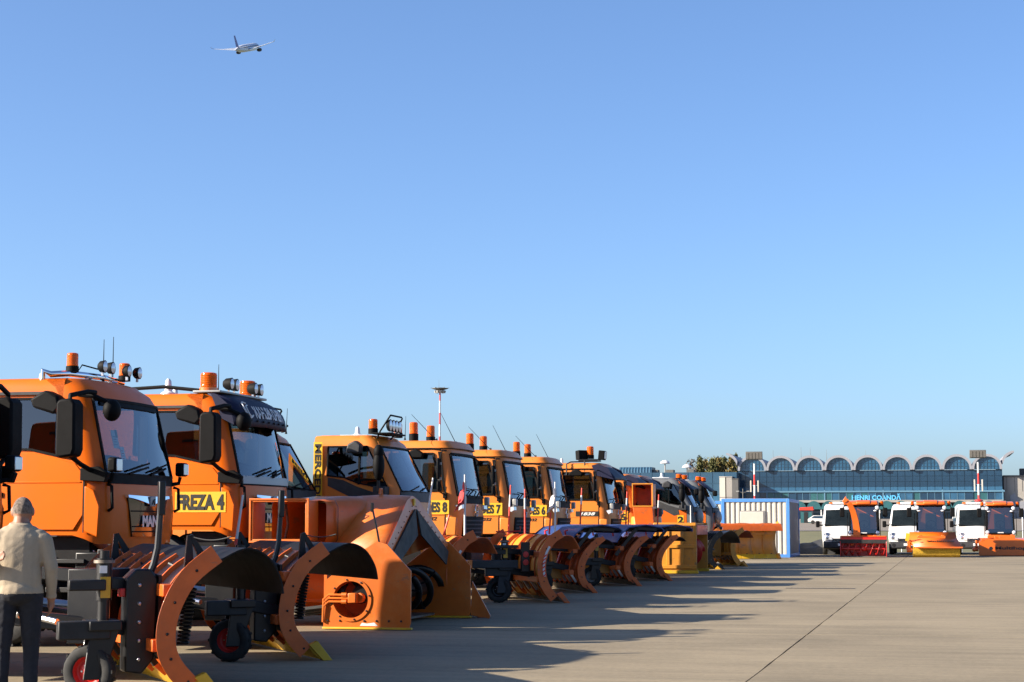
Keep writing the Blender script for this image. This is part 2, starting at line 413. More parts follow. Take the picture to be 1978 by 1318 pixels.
# ================================================================== THE MAN
def person(loc, rz):
    g = G()
    def cap(p0, r0, p1, r1, n=12):
        p0, p1 = Vector(p0), Vector(p1); g.tube([p0.lerp(p1, k / 4) for k in range(5)], [lerp(r0, r1, k / 4) for k in range(5)], n); g.ball(p0, r0, n, 8); g.ball(p1, r1, n, 8)
    def ell(c, rx, ry, rz_, n=16): g.ball(c, 1, n, 10, (rx, ry, rz_))
    # trunk (x right, y forward)
    tor = [(.86, .165, .115, 0), (.93, .175, .125, -.005), (1.0, .175, .125, 0), (1.08, .172, .122, .005), (1.16, .182, .122, .01), (1.24, .192, .118, .015), (1.30, .185, .108, .02), (1.345, .145, .09, .025), (1.37, .105, .08, .028), (1.39, .075, .068, .03)]
    n = 18; v = []
    for z, rx, ry, y in tor:
        for k in range(n):
            a = 2 * math.pi * k / n; v.append((rx * math.copysign(abs(math.cos(a)) ** .85, math.cos(a)), y + ry * math.copysign(abs(math.sin(a)) ** .9, math.sin(a)), z))
    f = [(i * n + k, i * n + (k + 1) % n, (i + 1) * n + (k + 1) % n, (i + 1) * n + k) for i in range(len(tor) - 1) for k in range(n)] + [tuple(range(n))[::-1], tuple((len(tor) - 1) * n + k for k in range(n))]
    g.add(v, f)
    cap((0, .03, 1.36), .06, (.005, .065, 1.46), .056)
    # collar roll
    g.tube([(.072 * math.cos(a), .035 + .066 * math.sin(a), 1.392 + .012 * math.sin(a)) for a in (k * math.pi / 8 for k in range(17))], .016, 8)
    # head, slightly bent forward and turned right
    hc = Vector((.012, .085, 1.505)); ell(hc, .078, .096, .102); ell(hc + Vector((.012, .045, -.055)), .058, .062, .062); 
    ell(hc + Vector((.035, .105, -.02)), .014, .022, .026)      # nose
    ell(hc + Vector((.02, .06, -.10)), .035, .035, .028)       # chin
    for s in (-1, 1): ell(hc + Vector((s * .08, .0, -.015)), .012, .022, .034)
    # shoulders, arms
    for s in (-1, 1): ell((s * .16, .005, 1.275), .08, .072, .062); ell((s * .12, .012, 1.318), .085, .062, .042); ell((s * .07, .018, 1.352), .07, .055, .035)
    cap((.185, .0, 1.27), .064, (.245, -.02, 1.06), .054); cap((.245, -.02, 1.06), .052, (.245, .05, .83), .036)
    cap((-.185, .0, 1.27), .064, (-.31, -.05, 1.07), .054); cap((-.31, -.05, 1.07), .052, (-.235, -.16, 1.12), .038)
    ell((.245, .05, .845), .045, .045, .035); ell((-.235, -.155, 1.12), .045, .045, .035)
    # hands: palm, four fingers, thumb
    def hand(w, d, side, palm_n):
        w, d = Vector(w), Vector(d).normalized(); pn = Vector(palm_n).normalized(); a = d.cross(pn).normalized()
        cap(w, .028, w + d * .05, .03, 10); 
        for k in range(4): 
            o = (k - 1.5) * .019; L = (.066, .074, .07, .055)[k]; b = w + d * .075 + a * o; m1 = b + d * L * .5 + pn * .008; e = m1 + d * L * .42 + pn * .026
            cap(w + d * .045 + a * o * .8, .0125, b, .011, 8); cap(b, .0105, m1, .0095, 8); cap(m1, .0095, e, .0075, 8)
        b = w + d * .02 + a * side * .034; cap(b, .013, b + d * .035 + a * side * .018 + pn * .012, .0105, 8); cap(b + d * .035 + a * side * .018 + pn * .012, .0105, b + d * .065 + a * side * .016 + pn * .025, .008, 8)
    hand((.245, .055, .82), (-.02, .12, -1), 1, (-1, .2, 0)); hand((-.225, -.165, 1.125), (1, -.12, .25), 1, (0, -1, .2))
    # legs and feet
    for s in (-1, 1):
        cap((s * .09, .0, .88), .105, (s * .105, .02 * s + .01, .48), .068); cap((s * .105, .02 * s + .01, .48), .064, (s * .11, -.02, .10), .05)
        ell((s * .12, .045, .045), .048, .13, .042); ell((s * .112, -.04, .05), .042, .055, .048)
    ell((0, -.03, .88), .16, .125, .11)
    me = bpy.data.meshes.new('person'); me.from_pydata(g.v, [], g.f)
    o = bpy.data.objects.new('person', me); COL.objects.link(o)
    rm = o.modifiers.new('r', 'REMESH'); rm.mode = 'VOXEL'; rm.voxel_size = .008
    sm = o.modifiers.new('s', 'SMOOTH'); sm.iterations = 5; sm.factor = .5
    dg = bpy.context.evaluated_depsgraph_get(); m2 = bpy.data.meshes.new_from_object(o.evaluated_get(dg)); o.modifiers.clear(); o.data = m2
    for nm in ('skin', 'hair', 'sweater', 'trousers', 'shoe'): m2.materials.append(MATS[nm])
    wl, wr = Vector((-.235, -.16, 1.12)), Vector((.245, .05, .83))
    # soft folds in the cloth
    from mathutils import noise
    nrm = [Vector(q.vector) for q in m2.vertex_normals]
    for vi, vt in enumerate(m2.vertices):
        c = vt.co.copy()
        if .12 < c.z < 1.36:
            a = noise.noise(Vector((c.x * 3, c.y * 3, c.z * 9 + c.x * 6))) + .5 * noise.noise(Vector((c.x * 11, c.y * 11, c.z * 24 - c.x * 16)))
            amp = .0035 if c.z > .86 else .006
            vt.co = c + nrm[vi] * a * amp * (0 if (c - wr).length < .13 and c.z < .84 or (c - wl).length < .1 else 1)
    for p in m2.polygons:
        c = p.center; k = 2
        if c.z < .095: k = 4
        elif c.z < .865 and abs(c.x) < .2 : k = 3
        if c.z > 1.405: k = 0
        q = c - hc
        if c.z > 1.40 and (q.z > .035 - max(0, q.y) * -.5 or (q.y < .02 and q.z > -.03)) and not (abs(q.x) > .076 and -.05 < q.z < .03) and not (q.y > .05 and q.z < .06): k = 1
        if (c.z < .825 and c.x > .19) or ((c - wl).length < .17 and c.x > -.23 and c.y < -.125): k = 0
        p.material_index = k; p.use_smooth = True
    o.location = loc; o.rotation_euler = (0, 0, rz)
    tag(o, 'man in a beige sweater and dark trousers seen from behind', 'person')
    return o
person((-6.83, 12.84, 0), R(24))      # made first: its surface is remeshed while the scene is still small

# ================================================================== THE SETTING
# ground sheet: flat to 230 m, rising gently to the landside road in front of the terminal
g = G(); ys = [-60, 40, 98, 160, 230, 300, 370, 700, 3500]; zs = [-.05, -.05, -.05, -.05, -.05, 1.1, 2.5, 2.5, 2.5]
xs = [-3000, -300, -60, -20, 20, 60, 300, 3000]
vs_, fs_ = [], []
for y, z in zip(ys, zs):
    for x in xs: vs_.append((x, y, z))
for i in range(len(ys) - 1):
    for j in range(len(xs) - 1):
        a = i * len(xs) + j; fs_.append((a, a + 1, a + 1 + len(xs), a + len(xs)))
obj('ground', g.add(vs_, fs_), 'grass', kind='structure')
# landside road strip laid on the rising ground
obj('road', G().add([(-300, 262, .52), (300, 262, .52), (300, 300, 1.125), (-300, 300, 1.125), (300, 372, 2.56), (-300, 372, 2.56), (300, 398, 2.56), (-300, 398, 2.56)],
                    [(0, 1, 2, 3), (3, 2, 4, 5), (5, 4, 6, 7)]), 'far_concrete', kind='structure')
apron = obj('apron', G().add([(-130, -45, -.022), (130, -45, -.022), (130, 97, -.022), (-130, 97, -.022)], [(0, 1, 2, 3)]), 'joint_filler', kind='structure')
SW, SL, JA = 7.5, 10.0, math.atan(.0101)
sg = G()
def slab_mesh(gx, gy_):
    g = G(); x, y = SW / 2 - gx / 2, SL / 2 - gy_ / 2
    nb = 14; pts = []
    rnd = random.Random(3)
    # long edges slightly ragged, as old sawn joints are
    for k in range(nb + 1): pts.append((x - rnd.random() * .009, -y + 2 * y * k / nb))
    for k in range(nb + 1): pts.append((-x + rnd.random() * .010, y - 2 * y * k / nb))
    g.prism(pts, 'z', -.02, 0)
    return obj('slab', g, 'concrete', apron)
slab0 = slab_mesh(.010, .022)
first = True
for i in range(-9, 12):
    for j in range(-4, 8):
        cx, cy = (i + .5) * SW, 18.57 + (j) * SL + .0
        X = -1.615 + cx * math.cos(JA) + (cy - 16.4) * math.sin(JA); Y = cy - cx * math.sin(JA)
        o = slab0 if first else slab0.copy()
        if not first: COL.objects.link(o)
        first = False
        o.parent = apron; o.location = (X, Y, random.uniform(-.0015, .0015)); o.rotation_euler = (0, 0, -JA)

# drain grate across the apron
dr = thing('drain_grate', 'narrow dark drain grate set flush in the concrete apron', 'drain', (-2.35, 40.6, 0))
obj('frame', G().b2(-.75, .75, -.11, .11, .002, .006), 'dark_metal', dr)
for k in range(12): obj('bar', G().b2(-.7 + k * .12, -.63 + k * .12, -.08, .08, .006, .011), 'worn_steel', dr)

# ------------------------------------------------------------------ terminal
TY = 400.0
def tp(px, py): 
    p = gy(px, py, TY); return p.x, p.z
def px_x(px): return gy(px, 950, TY).x
term = thing('terminal_building', 'long blue glass airport terminal with a row of white roof arches', 'building', (px_x(1680), TY, 2.5))
ox = px_x(1680); oz = 2.5
def tz(py, px=1680): return gy(px, py, TY).z - oz
xl, xr_ = px_x(1426) - ox, px_x(1937) - ox
zs_, zt, zband, zlow = tz(909), tz(880), tz(950), tz(967)
NB = 9; bw = (xr_ - xl) / NB
obj('wall', G().b2(xl, xr_, .5, 26, 0, zs_), 'facade_panel', term)
# rows of glass panels
rows = [(zs_ - 1.25, zs_ - .15, 'facade_glass'), (zs_ - 2.4, zs_ - 1.31, 'facade_glass'), (zs_ - 3.5, zs_ - 2.46, 'facade_glass'), (zband + .25, zs_ - 3.56, 'facade_light')]
pm = {}
for r0, r1, mm in rows:
    for b in range(NB):
        n = 4
        for k in range(n):
            x0 = xl + b * bw + k * bw / n + .05; x1 = xl + b * bw + (k + 1) * bw / n - .05
            key = (r0, mm)
            if key not in pm: pm[key] = obj('glass_panel', G().b2(-(x1 - x0) / 2, (x1 - x0) / 2, 0, .1, r0, r1), mm, term, loc=((x0 + x1) / 2, .38, 0))
            else:
                o = pm[key].copy(); COL.objects.link(o); o.parent = term; o.location = ((x0 + x1) / 2, .38 + random.uniform(-.004, .004), 0); o.rotation_euler = (0, 0, random.uniform(-.004, .004))
for b in range(NB + 1): obj('pilaster', G().b2(xl + b * bw - .13, xl + b * bw + .13, .22, .5, 0, zs_ - 4.2), 'frame_blue' if b % 2 else 'facade_glass', term)
obj('band', G().b2(xl + 2.5 * bw * 0, xr_ + .4, .1, .5, zband - .12, zband + .22), 'frame_blue', term)
for b in range(NB):
    for k in range(4):
        x0 = xl + b * bw + k * bw / 4 + .12
        o = obj('window', G().b2(x0, x0 + bw / 4 - .24, .36, .48, zlow + .1, zband - .2), random.choice(['facade_glass', 'facade_glass', 'facade_light', 'teal']), term)
        obj('frame', G().b2(x0 + bw / 4 - .22, x0 + bw / 4 - .12, .3, .5, zlow + .05, zband - .15), 'frame_blue', o)
for b in range(NB):
    cx = xl + (b + .5) * bw; ro = bw * .505; ri = bw * .425; h = zt - zs_
    outer, inner = [], []
    for k in range(21):
        t = math.pi * k / 20
        outer.append((cx + ro * math.cos(t), zs_ + .1 + h * math.sin(t) ** .9 if math.sin(t) > 0 else zs_ + .1))
        inner.append((cx + ri * math.cos(t), zs_ + .1 + h * .84 * max(0, math.sin(t)) ** .9))
    a = obj('roof_arch', G().prism_strip([(p[0], p[1]) for p in outer], [(p[0], p[1]) for p in inner], -.5, 24), 'arch_white', term, smooth=50)
    lun = obj('lunette', G().prism(inner, 'y', .1, .25), 'lunette_glass', term)
    gm = G()
    for k in range(-3, 4): 
        xx = k * ri / 3.6; zz = h * .80 * math.sqrt(max(0, 1 - (xx / ri) ** 2))
        gm.b2(cx + xx - .045, cx + xx + .045, .02, .1, zs_ + .05, zs_ + zz)
    for q in (.3, .6):
        xx = ri * math.sqrt(1 - q * q); gm.b2(cx - xx, cx + xx, .03, .09, zs_ + h * .8 * q - .04, zs_ + h * .8 * q + .04)
    obj('mullions', gm, 'facade_panel', lun)
# flying curved eaves at both ends
for sx, x0 in ((-1, xl - .1), (1, xr_ + .1)):
    A, B = [], []
    for k in range(9):
        t = R(8 + 58 * k / 8); rr = bw * .52
        A.append((x0 + sx * (rr * (1 - math.cos(t)) * 1.25), zs_ + .8 + rr * math.sin(t) * .95)); B.append((A[-1][0] + sx * -.12, A[-1][1] + .9 - .5 * k / 8))
    obj('curved_eave', G().prism_strip(A, B, -1.2, 22), 'arch_white', term)
x0 = px_x(1645) - ox; x1 = px_x(1740) - ox
text(term, 'lettering', 'HENRI COANDĂ', x1 - x0, tz(954) - tz(966), ((x0 + x1) / 2, .25, (tz(954) + tz(966)) / 2), '-y', 'letter_blue', .03)
cb = px_x(1700) - px_x(1672)
for k in range(16):
    cx = px_x(1545 + k * 28) - ox
    if cx > xr_: break
    prof = [(cx + cb * .5 * math.cos(math.pi * i / 10), tz(984) + (tz(968) - tz(984)) * math.sin(math.pi * i / 10)) for i in range(11)]
    c = obj('canopy', G().prism(prof, 'y', -3, .2), 'teal', term)
    obj('column', G().b2(cx + cb * .5 - .12, cx + cb * .5 + .12, -2.8, -2.5, 0, tz(980)), 'white_paint', c)
obj('canopy_fascia', G().b2(px_x(1535) - ox, xr_, -2.4, .24, tz(971), tz(966.5)), 'beige_building', term)
for px, ph in ((1490, 866), (1545, 860), (1563, 862), (1595, 866), (1672, 868)):
    x = px_x(px) - ox; obj('roof_antenna', G().cyl((x, 6, zt - 2), (x, 6, tz(ph)), .07, .02, 6), 'floodlight', term)

# right-hand annex
ax = px_x(1940); an = thing('annex_building', 'low beige building at the right end of the blue terminal', 'building', (ax, TY + 2, 2.5))
w = px_x(2100) - ax; hh = gy(1950, 921, TY).z - 2.5
obj('wall', G().b2(0, w, 0, 20, 0, hh), 'beige_building', an); obj('roof_edge', G().b2(-.1, w + .1, -.2, 20.2, hh, hh + .35), 'grey_building', an)
obj('wall_panel', G().prism([(1.2, 0), (w, 0), (w, hh * .5), (3.2, hh * .42), (2.2, hh * .62), (1.2, hh * .55)], 'y', -.12, -.02), 'arch_white', an)
for k in range(5): obj('seam', G().b2(k * 1.6 + .6, k * 1.6 + .66, -.05, 0, hh * .66, hh), 'grey_building', an)
obj('roof_unit', G().b2(3.6, 5.6, 4, 7, hh + .35, hh + 1.9), 'grey_building', an)

# long blue building to the left
LY = 395.0
lx0, lx1 = gy(1100, 950, LY).x, gy(1424, 950, LY).x; lz = gy(1300, 913, LY).z - 2.5
bl = thing('long_blue_building', 'long low blue building with a ribbed glass rooftop, left of the terminal', 'building', (lx0, LY, 2.5))
W = lx1 - lx0
obj('wall', G().b2(0, W, 0, 18, 0, lz), 'facade_panel', bl)
for k in range(14):
    for r in range(3):
        x0 = W * k / 14 + .08; obj('cladding_panel', G().b2(x0, x0 + W / 14 - .16, -.06, .0, lz * (.28 + r * .24) + .06, lz * (.28 + (r + 1) * .24) - .06), random.choice(['facade_panel', 'facade_panel', 'facade_light']), bl)
cx0, cx1 = gy(1193, 950, LY).x - lx0, gy(1256, 950, LY).x - lx0; cz = gy(1225, 902, LY).z - 2.5
prof = [(2 + 0, lz), (2.2, lz + (cz - lz) * .6), (3.0, cz), (8, cz), (8, lz)]
obj('rooftop_hall', G().prism(prof, 'x', cx0, cx1), 'facade_panel', bl)
for k in range(11):
    x = cx0 + (cx1 - cx0) * (k + .2) / 11
    obj('rib', G().prism([(1.9, lz), (2.1, lz + (cz - lz) * .62), (2.9, cz + .08), (3.1, cz + .08), (2.3, lz + (cz - lz) * .6), (2.1, lz)], 'x', x, x + .14), 'frame_blue', bl)
for px in (1260, 1290, 1330):
    x = gy(px, 950, LY).x - lx0; obj('roof_unit', G().b2(x - .8, x + .8, 3, 6, lz, lz + .7), 'floodlight', bl)
for px0, px1, py0, mm, nm in ((1390, 1401, 922, 'container_white', 'white_stair_tower'), (1403, 1414, 922, 'beige_building', 'beige_stair_tower'), (1414, 1426, 926, 'grey_building', 'grey_link_block')):
    a, b = gy(px0, 950, LY - 3).x, gy(px1, 950, LY - 3).x; zz = gy(px0, py0, LY - 3).z
    t = thing(nm, {'w': 'narrow white tower block between the blue building and the terminal', 'b': 'narrow beige tower block beside the white one', 'g': 'dark grey link block against the end of the terminal'}[nm[0]], 'building', ((a + b) / 2, LY - 3, 2.5))
    obj('wall', G().b2((a - b) / 2, (b - a) / 2, 0, 3, 0, zz - 2.5), mm, t); obj('coping', G().b2((a - b) / 2 - .08, (b - a) / 2 + .08, -.08, 3.1, zz - 2.5, zz - 2.35), mm, t)
    obj('joint_line', G().b2((a - b) / 2, (b - a) / 2, -.03, 0, (zz - 2.5) * .52, (zz - 2.5) * .52 + .1), 'grey_building', t)

# mushroom antennas on the roof of the blue building
for i, (px, pt, pb) in enumerate(((1284.5, 889, 911), (1327, 897, 913))):
    p = gy(px, pt, LY + 4); zb = lz + 2.5; s = (p.z - zb)
    t = thing('dome_antenna', ('larger white mushroom-shaped antenna on the blue roof' if i == 0 else 'smaller white mushroom-shaped antenna on the blue roof, nearer the trees'), 'antenna', (p.x, LY + 4, zb), 0, 'mushroom antennas')
    obj('mast', G().cyl((0, 0, 0), (0, 0, s - .7), .13, .13, 8), 'beige_building', t)
    obj('dome', G().lathe([(.01, s), (.5, s - .1), (.95, s - .4), (1.12, s - .72), (.9, s - .8), (.15, s - .75)], (0, 0, 0)), 'white_plastic', t)

# trees between the buildings
def tree(x, y, z, h, w, m, label, seed):
    rnd = random.Random(seed)
    t = thing('poplar_tree', label, 'tree', (x, y, z), 0, 'trees behind the blue building')
    g = G().tube([(0, 0, 0), (.1, .05, h * .4), (0, .1, h * .7), (.05, 0, h * .95)], [.28, .2, .11, .03], 7)
    for k in range(9):
        a = rnd.random() * 6.28; z0 = h * (.28 + .06 * k); g.tube([(0, 0, z0), (math.cos(a) * w * .25, math.sin(a) * w * .25, z0 + h * .12), (math.cos(a) * w * .38, math.sin(a) * w * .38, z0 + h * .25)], [.09, .05, .015], 5)
    obj('trunk', g, 'bark', t)
    g = G()
    nl = 3600 if m != 'leaf_bare' else 900
    cl = []
    for k in range(34):
        zz = rnd.uniform(.22, 1.0); rr = w * .5 * (math.sin(min(1, zz * 1.05) * math.pi * .86 + .25)) * rnd.uniform(.35, 1); a = rnd.random() * 6.28
        cl.append((math.cos(a) * rr, math.sin(a) * rr, zz * h, rnd.uniform(.35, .8)))
    for k in range(nl):
        c = rnd.choice(cl); s = rnd.uniform(.16, .42)
        p = Vector((rnd.gauss(c[0], c[3] * .55), rnd.gauss(c[1], c[3] * .55), rnd.gauss(c[2], c[3] * .8)))
        e = Euler((rnd.random() * 6.28, rnd.random() * 6.28, rnd.random() * 6.28)).to_matrix()
        q = [p + e @ Vector(v) for v in ((-s, 0, 0), (0, -s * .5, 0), (s, 0, .04), (0, s * .5, 0))]; g.add(q, [(0, 1, 2, 3)])
    obj('crown', g, m, t, fixn=False)
TRY = 440.0
TR = [(1336, 890, 'leaf_bare', 'bare grey-brown tree at the left end of the tree row'), (1352, 889, 'leaf_olive', 'olive green tree standing next to the bare tree'), (1364, 893, 'leaf_yellow', 'low yellowish tree, third in the row behind the blue building'),
      (1376, 890, 'leaf_olive', 'green tree in the middle of the row behind the blue building'), (1386, 886, 'leaf_yellow', 'tall slim yellow-green tree in the row behind the blue building'), (1398, 887, 'leaf_olive', 'dense olive tree right of the tall slim one'),
      (1410, 888, 'leaf_yellow', 'autumn-yellow tree beside the curved terminal eave'), (1421, 883, 'leaf_olive', 'green tree top showing behind the curved terminal eave')]
for i, (px, py, m, lb) in enumerate(TR):
    p = gy(px, py, TRY + (i % 3) * 3); tree(p.x, TRY + (i % 3) * 3, 2.5, p.z - 2.5, 4.2 if m != 'leaf_bare' else 4.6, m, lb, 40 + i)

# floodlight poles and the tall mast
def striped(parent, h, r, n, r1=None, z0=0, flip=0):
    for k in range(n):
        a, b = h * k / n, h * (k + 1) / n; ra = r + ((r1 or r) - r) * k / n; rb = r + ((r1 or r) - r) * (k + 1) / n
        obj('pole_band', G().tube([(0, 0, z0 + a), (0, 0, z0 + b)], [ra, rb], 12, cap=k in (0, n - 1)), 'white_paint' if (n - k + flip) % 2 == 0 else 'red_paint', parent)
MY = 372.0; mp_ = gy(850, 752, MY)
ms = thing('floodlight_mast', 'tall red and white lighting mast with a ring of lamps behind the trucks', 'mast', (mp_.x, MY, 2.5))
MH = mp_.z - 2.5
striped(ms, MH, .26, 11, .16)
hd = obj('head_ring', G().lathe([(.2, MH - .3), (1.0, MH - .15), (1.75, MH + .1), (1.75, MH + .2), (.3, MH + .35)], (0, 0, 0)), 'floodlight', ms)
for k in range(10):
    a = k * .628; obj('floodlight', G().box((math.cos(a) * 1.0, math.sin(a) * 1.0, MH - .55), (.42, .42, .5), (0, .3, a)), 'lamp_grey', ms)
for k in range(6):
    a = k * 1.047 + .2; obj('arm', G().bar((0, 0, MH + .1), (math.cos(a) * 2.0, math.sin(a) * 2.0, MH + .25), .1), 'floodlight', ms)
obj('lightning_rod', G().cyl((-.25, 0, MH + .2), (-.25, 0, MH + 2.1), .03, .01, 6), 'floodlight', ms)
for i, (px, pt, pole_top, lb) in enumerate(((1457, 880, 896, 'red and white floodlight pole behind the container'), (1889, 877, 893, 'red and white floodlight pole behind the rightmost white van'))):
    FY = 190.0; p = gy(px, pole_top, FY); top = gy(px, pt, FY).z
    t = thing('floodlight_pole', lb, 'light pole', (p.x, FY, -.05), 0, 'floodlight poles before the terminal')
    striped(t, p.z + .05, .095, 7, flip=1)
    x = (gy(px + 16, pt, FY).x - gy(px - 16, pt, FY).x) / 2
    hb = obj('lamp_bank', G().box((0, -.1, (p.z + top) / 2 + .45), (2 * x, .35, (top - p.z) * .95), (.25, 0, 0)), 'floodlight', t, bevel=.03)
    for k in range(5): obj('lamp', G().box((-x + (k + .5) * 2 * x / 5, -.3, (p.z + top) / 2 + .42), (2 * x / 5 - .06, .06, (top - p.z) * .7), (.25, 0, 0)), 'bank_lamp', hb)
    for s in (-1, 1):
        obj('panel_antenna', G().b2(s * .38 - .07, s * .38 + .07, -.1, .08, p.z - 2.9, p.z - 1.7), 'container_white', t, bevel=.02)
        obj('bracket', G().bar((0, 0, p.z - 2.2), (s * .38, 0, p.z - 2.2), .05), 'steel', t)
    obj('platform', G().lathe([(.16, p.z - 4.0), (.42, p.z - 3.9), (.42, p.z - 3.8), (.16, p.z - 3.7)], (0, 0, 0), n=12), 'red_paint', t)
# small cluster lamp post
p = gy(1435, 950, 215); t = thing('lamp_post', 'small grey lamp post with two arms in front of the terminal corner', 'lamp post', (p.x, 215, -.05))
zt2 = gy(1435, 950, 215).z
obj('pole', G().cyl((0, 0, 0), (0, 0, zt2 + .4), .06, .05, 8), 'floodlight', t)
for s in (-1, 1): obj('arm', G().bar((0, 0, zt2 - .1), (s * .55, 0, zt2 + .1), .05), 'floodlight', t); obj('lamp_head', G().box((s * .62, 0, zt2 + .1), (.35, .2, .1)), 'lamp_grey', t)

# container cabins
def container(loc, w, d, h, label):
    t = thing('container_cabin', label, 'container', loc, 0, 'container cabins')
    fw = .13
    g = G()
    for x in (-w / 2 + fw / 2, w / 2 - fw / 2):
        for y in (fw / 2, d - fw / 2): obj('corner_post', G().box((x, y, h / 2), (fw, fw, h)), 'sky_blue_paint', t, bevel=.01)
    for z in (.07, h - .07):
        for y in (fw / 2, d - fw / 2): obj('rail', G().box((0, y, z), (w - 2 * fw - .002, fw - .01, .14)), 'sky_blue_paint', t, bevel=.01)
        for x in (-w / 2 + fw / 2, w / 2 - fw / 2): obj('rail', G().box((x, d / 2, z), (fw - .01, d - 2 * fw - .002, .14)), 'sky_blue_paint', t, bevel=.01)
    obj('roof', G().b2(-w / 2 + .05, w / 2 - .05, .05, d - .05, h - .03, h + .01), 'container_grey', t)
    obj('floor', G().b2(-w / 2 + .05, w / 2 - .05, .05, d - .05, .03, .09), 'container_grey', t)
    def corr(L, n):
        pts = []; p = L / n
        for k in range(n): pts += [(k * p, 0), (k * p + p * .34, 0), (k * p + p * .46, -.045), (k * p + p * .88, -.045)]
        return pts + [(L, 0)]
    for y, s in ((.075, 1), (d - .075, -1)):
        q = [(a - w / 2 + fw, y + s * b * .9 + .0) for a, b in corr(w - 2 * fw, 12)]
        g = G(); n = len(q); g.add([(a, b, .14) for a, b in q] + [(a, b, h - .14) for a, b in q], [(i, i + 1, n + i + 1, n + i) for i in range(n - 1)])
        obj('corrugated_wall', g, 'container_white', t, smooth=10)
    for x, s in ((-w / 2 + .075, 1), (w / 2 - .075, -1)):
        q = [(x + s * b * .9, a + fw) for a, b in corr(d - 2 * fw, 22)]
        g = G(); n = len(q); g.add([(a, b, .14) for a, b in q] + [(a, b, h - .14) for a, b in q], [(i, i + 1, n + i + 1, n + i) for i in range(n - 1)])
        obj('corrugated_wall', g, 'container_grey' if s < 0 else 'container_white', t, smooth=10)  # right-hand wall takes the grey: its shade is put into the colour
    return t
pL, pR = gz(1396, 1077), gz(1527, 1077)
cw = (pR - pL).length
ct = container(((pL.x + pR.x) / 2, pL.y, 0), cw, 6.0, 2.5, 'white corrugated container cabin with bright blue frame')
obj('hatch', G().b2(-.22 * cw, .12 * cw, -.02, .03, 1.0, 1.95), 'container_white', ct, bevel=.01)
obj('hatch_frame', G().b2(-.24 * cw, .14 * cw, .0, .02, .96, 1.99), 'container_grey', ct)
p2 = gz(1389, 1074)
ct2 = container((p2.x - cw / 2 - .1, p2.y + 3.2, 0), cw, 6.0, 2.5, 'second white and blue container cabin, half hidden behind the grey cab trucks')

# chain link fence and dark heap beyond the apron, red kiosk and parked white car far off
fp = gz(1546, 1060); 
fence = thing('wire_fence', 'thin metal wire fence between the container and the vans', 'fence', (fp.x, 95.5, 0))
for k in range(9):
    x = k * 3.0; obj('post', G().cyl((x, 0, 0), (x, 0, 2.1), .03, .03, 6), 'steel', fence)
for z in (.25, 1.1, 2.05): obj('wire', G().cyl((0, -.03, z), (24, -.03, z), .008, .008, 5), 'steel', fence)
sb = gz(1572, 1073)
from mathutils import noise as _nz
g = G(); v = []; N_ = 22
for i in range(N_ + 1):
    for j in range(N_ + 1):
        x, y = (i / N_ - .5) * 3.0, (j / N_ - .5) * 1.8; r_ = max(abs(x) / 1.5, abs(y) / .9)
        z = .72 * (1 - r_ ** 3.2) * (.75 + .45 * _nz.noise(Vector((x * 1.1, y * 1.3, 3)))) + .05 * _nz.noise(Vector((x * 4, y * 4, 1))) * (1 - r_)
        v.append((x, y, max(.0, z) if r_ < .999 else 0))
g.add(v, [(i * (N_ + 1) + j, i * (N_ + 1) + j + 1, (i + 1) * (N_ + 1) + j + 1, (i + 1) * (N_ + 1) + j) for i in range(N_) for j in range(N_)])
tag(obj('tarpaulin_heap', g, 'grey_plastic', loc=(sb.x - .1, sb.y + 4, 0)), 'low dark covered heap beside the leftmost white van', 'heap')
ks = gy(1557, 985, 330); kz = 1.7
kk = thing('bus_shelter', 'small dark kiosk with a red roof in front of the terminal', 'kiosk', (ks.x, 330, kz))
obj('cabin', G().b2(-1.0, 1.0, 0, 2.4, 0, 2.3), 'teal', kk); obj('roof', G().prism([(-1.3, 2.3), (1.3, 2.3), (1.2, 2.9), (-1.1, 2.75)], 'y', -.3, 2.8), 'signal_red', kk); obj('door', G().b2(-.4, .3, -.05, 0, 0, 2.0), 'ink', kk)
cp = gy(1585, 995, 320)
def far_car(x, y, z, label):
    t = thing('parked_car', label, 'car', (x, y, z), 0)
    obj('body', G().prism([(-2.1, .35), (2.1, .35), (2.15, .75), (1.3, .95), (.8, 1.45), (-1.2, 1.48), (-1.9, 1.0), (-2.15, .8)], 'y', -.85, .85), 'paint_white', t, bevel=.08)
    obj('window', G().prism([(-1.55, 1.02), (1.05, .98), (.72, 1.38), (-1.1, 1.4)], 'y', -.87, -.853), 'facade_glass', t)
    for x_ in (-1.3, 1.3): obj('wheel', G().lathe([(.01, -.9), (.32, -.9), (.33, -.85), (.33, -.68), (.01, -.66)], (x_, 0, .33), 'y', 14), 'rubber', t)
far_car(cp.x, 320, 1.52, 'small white car parked far off before the terminal canopies')

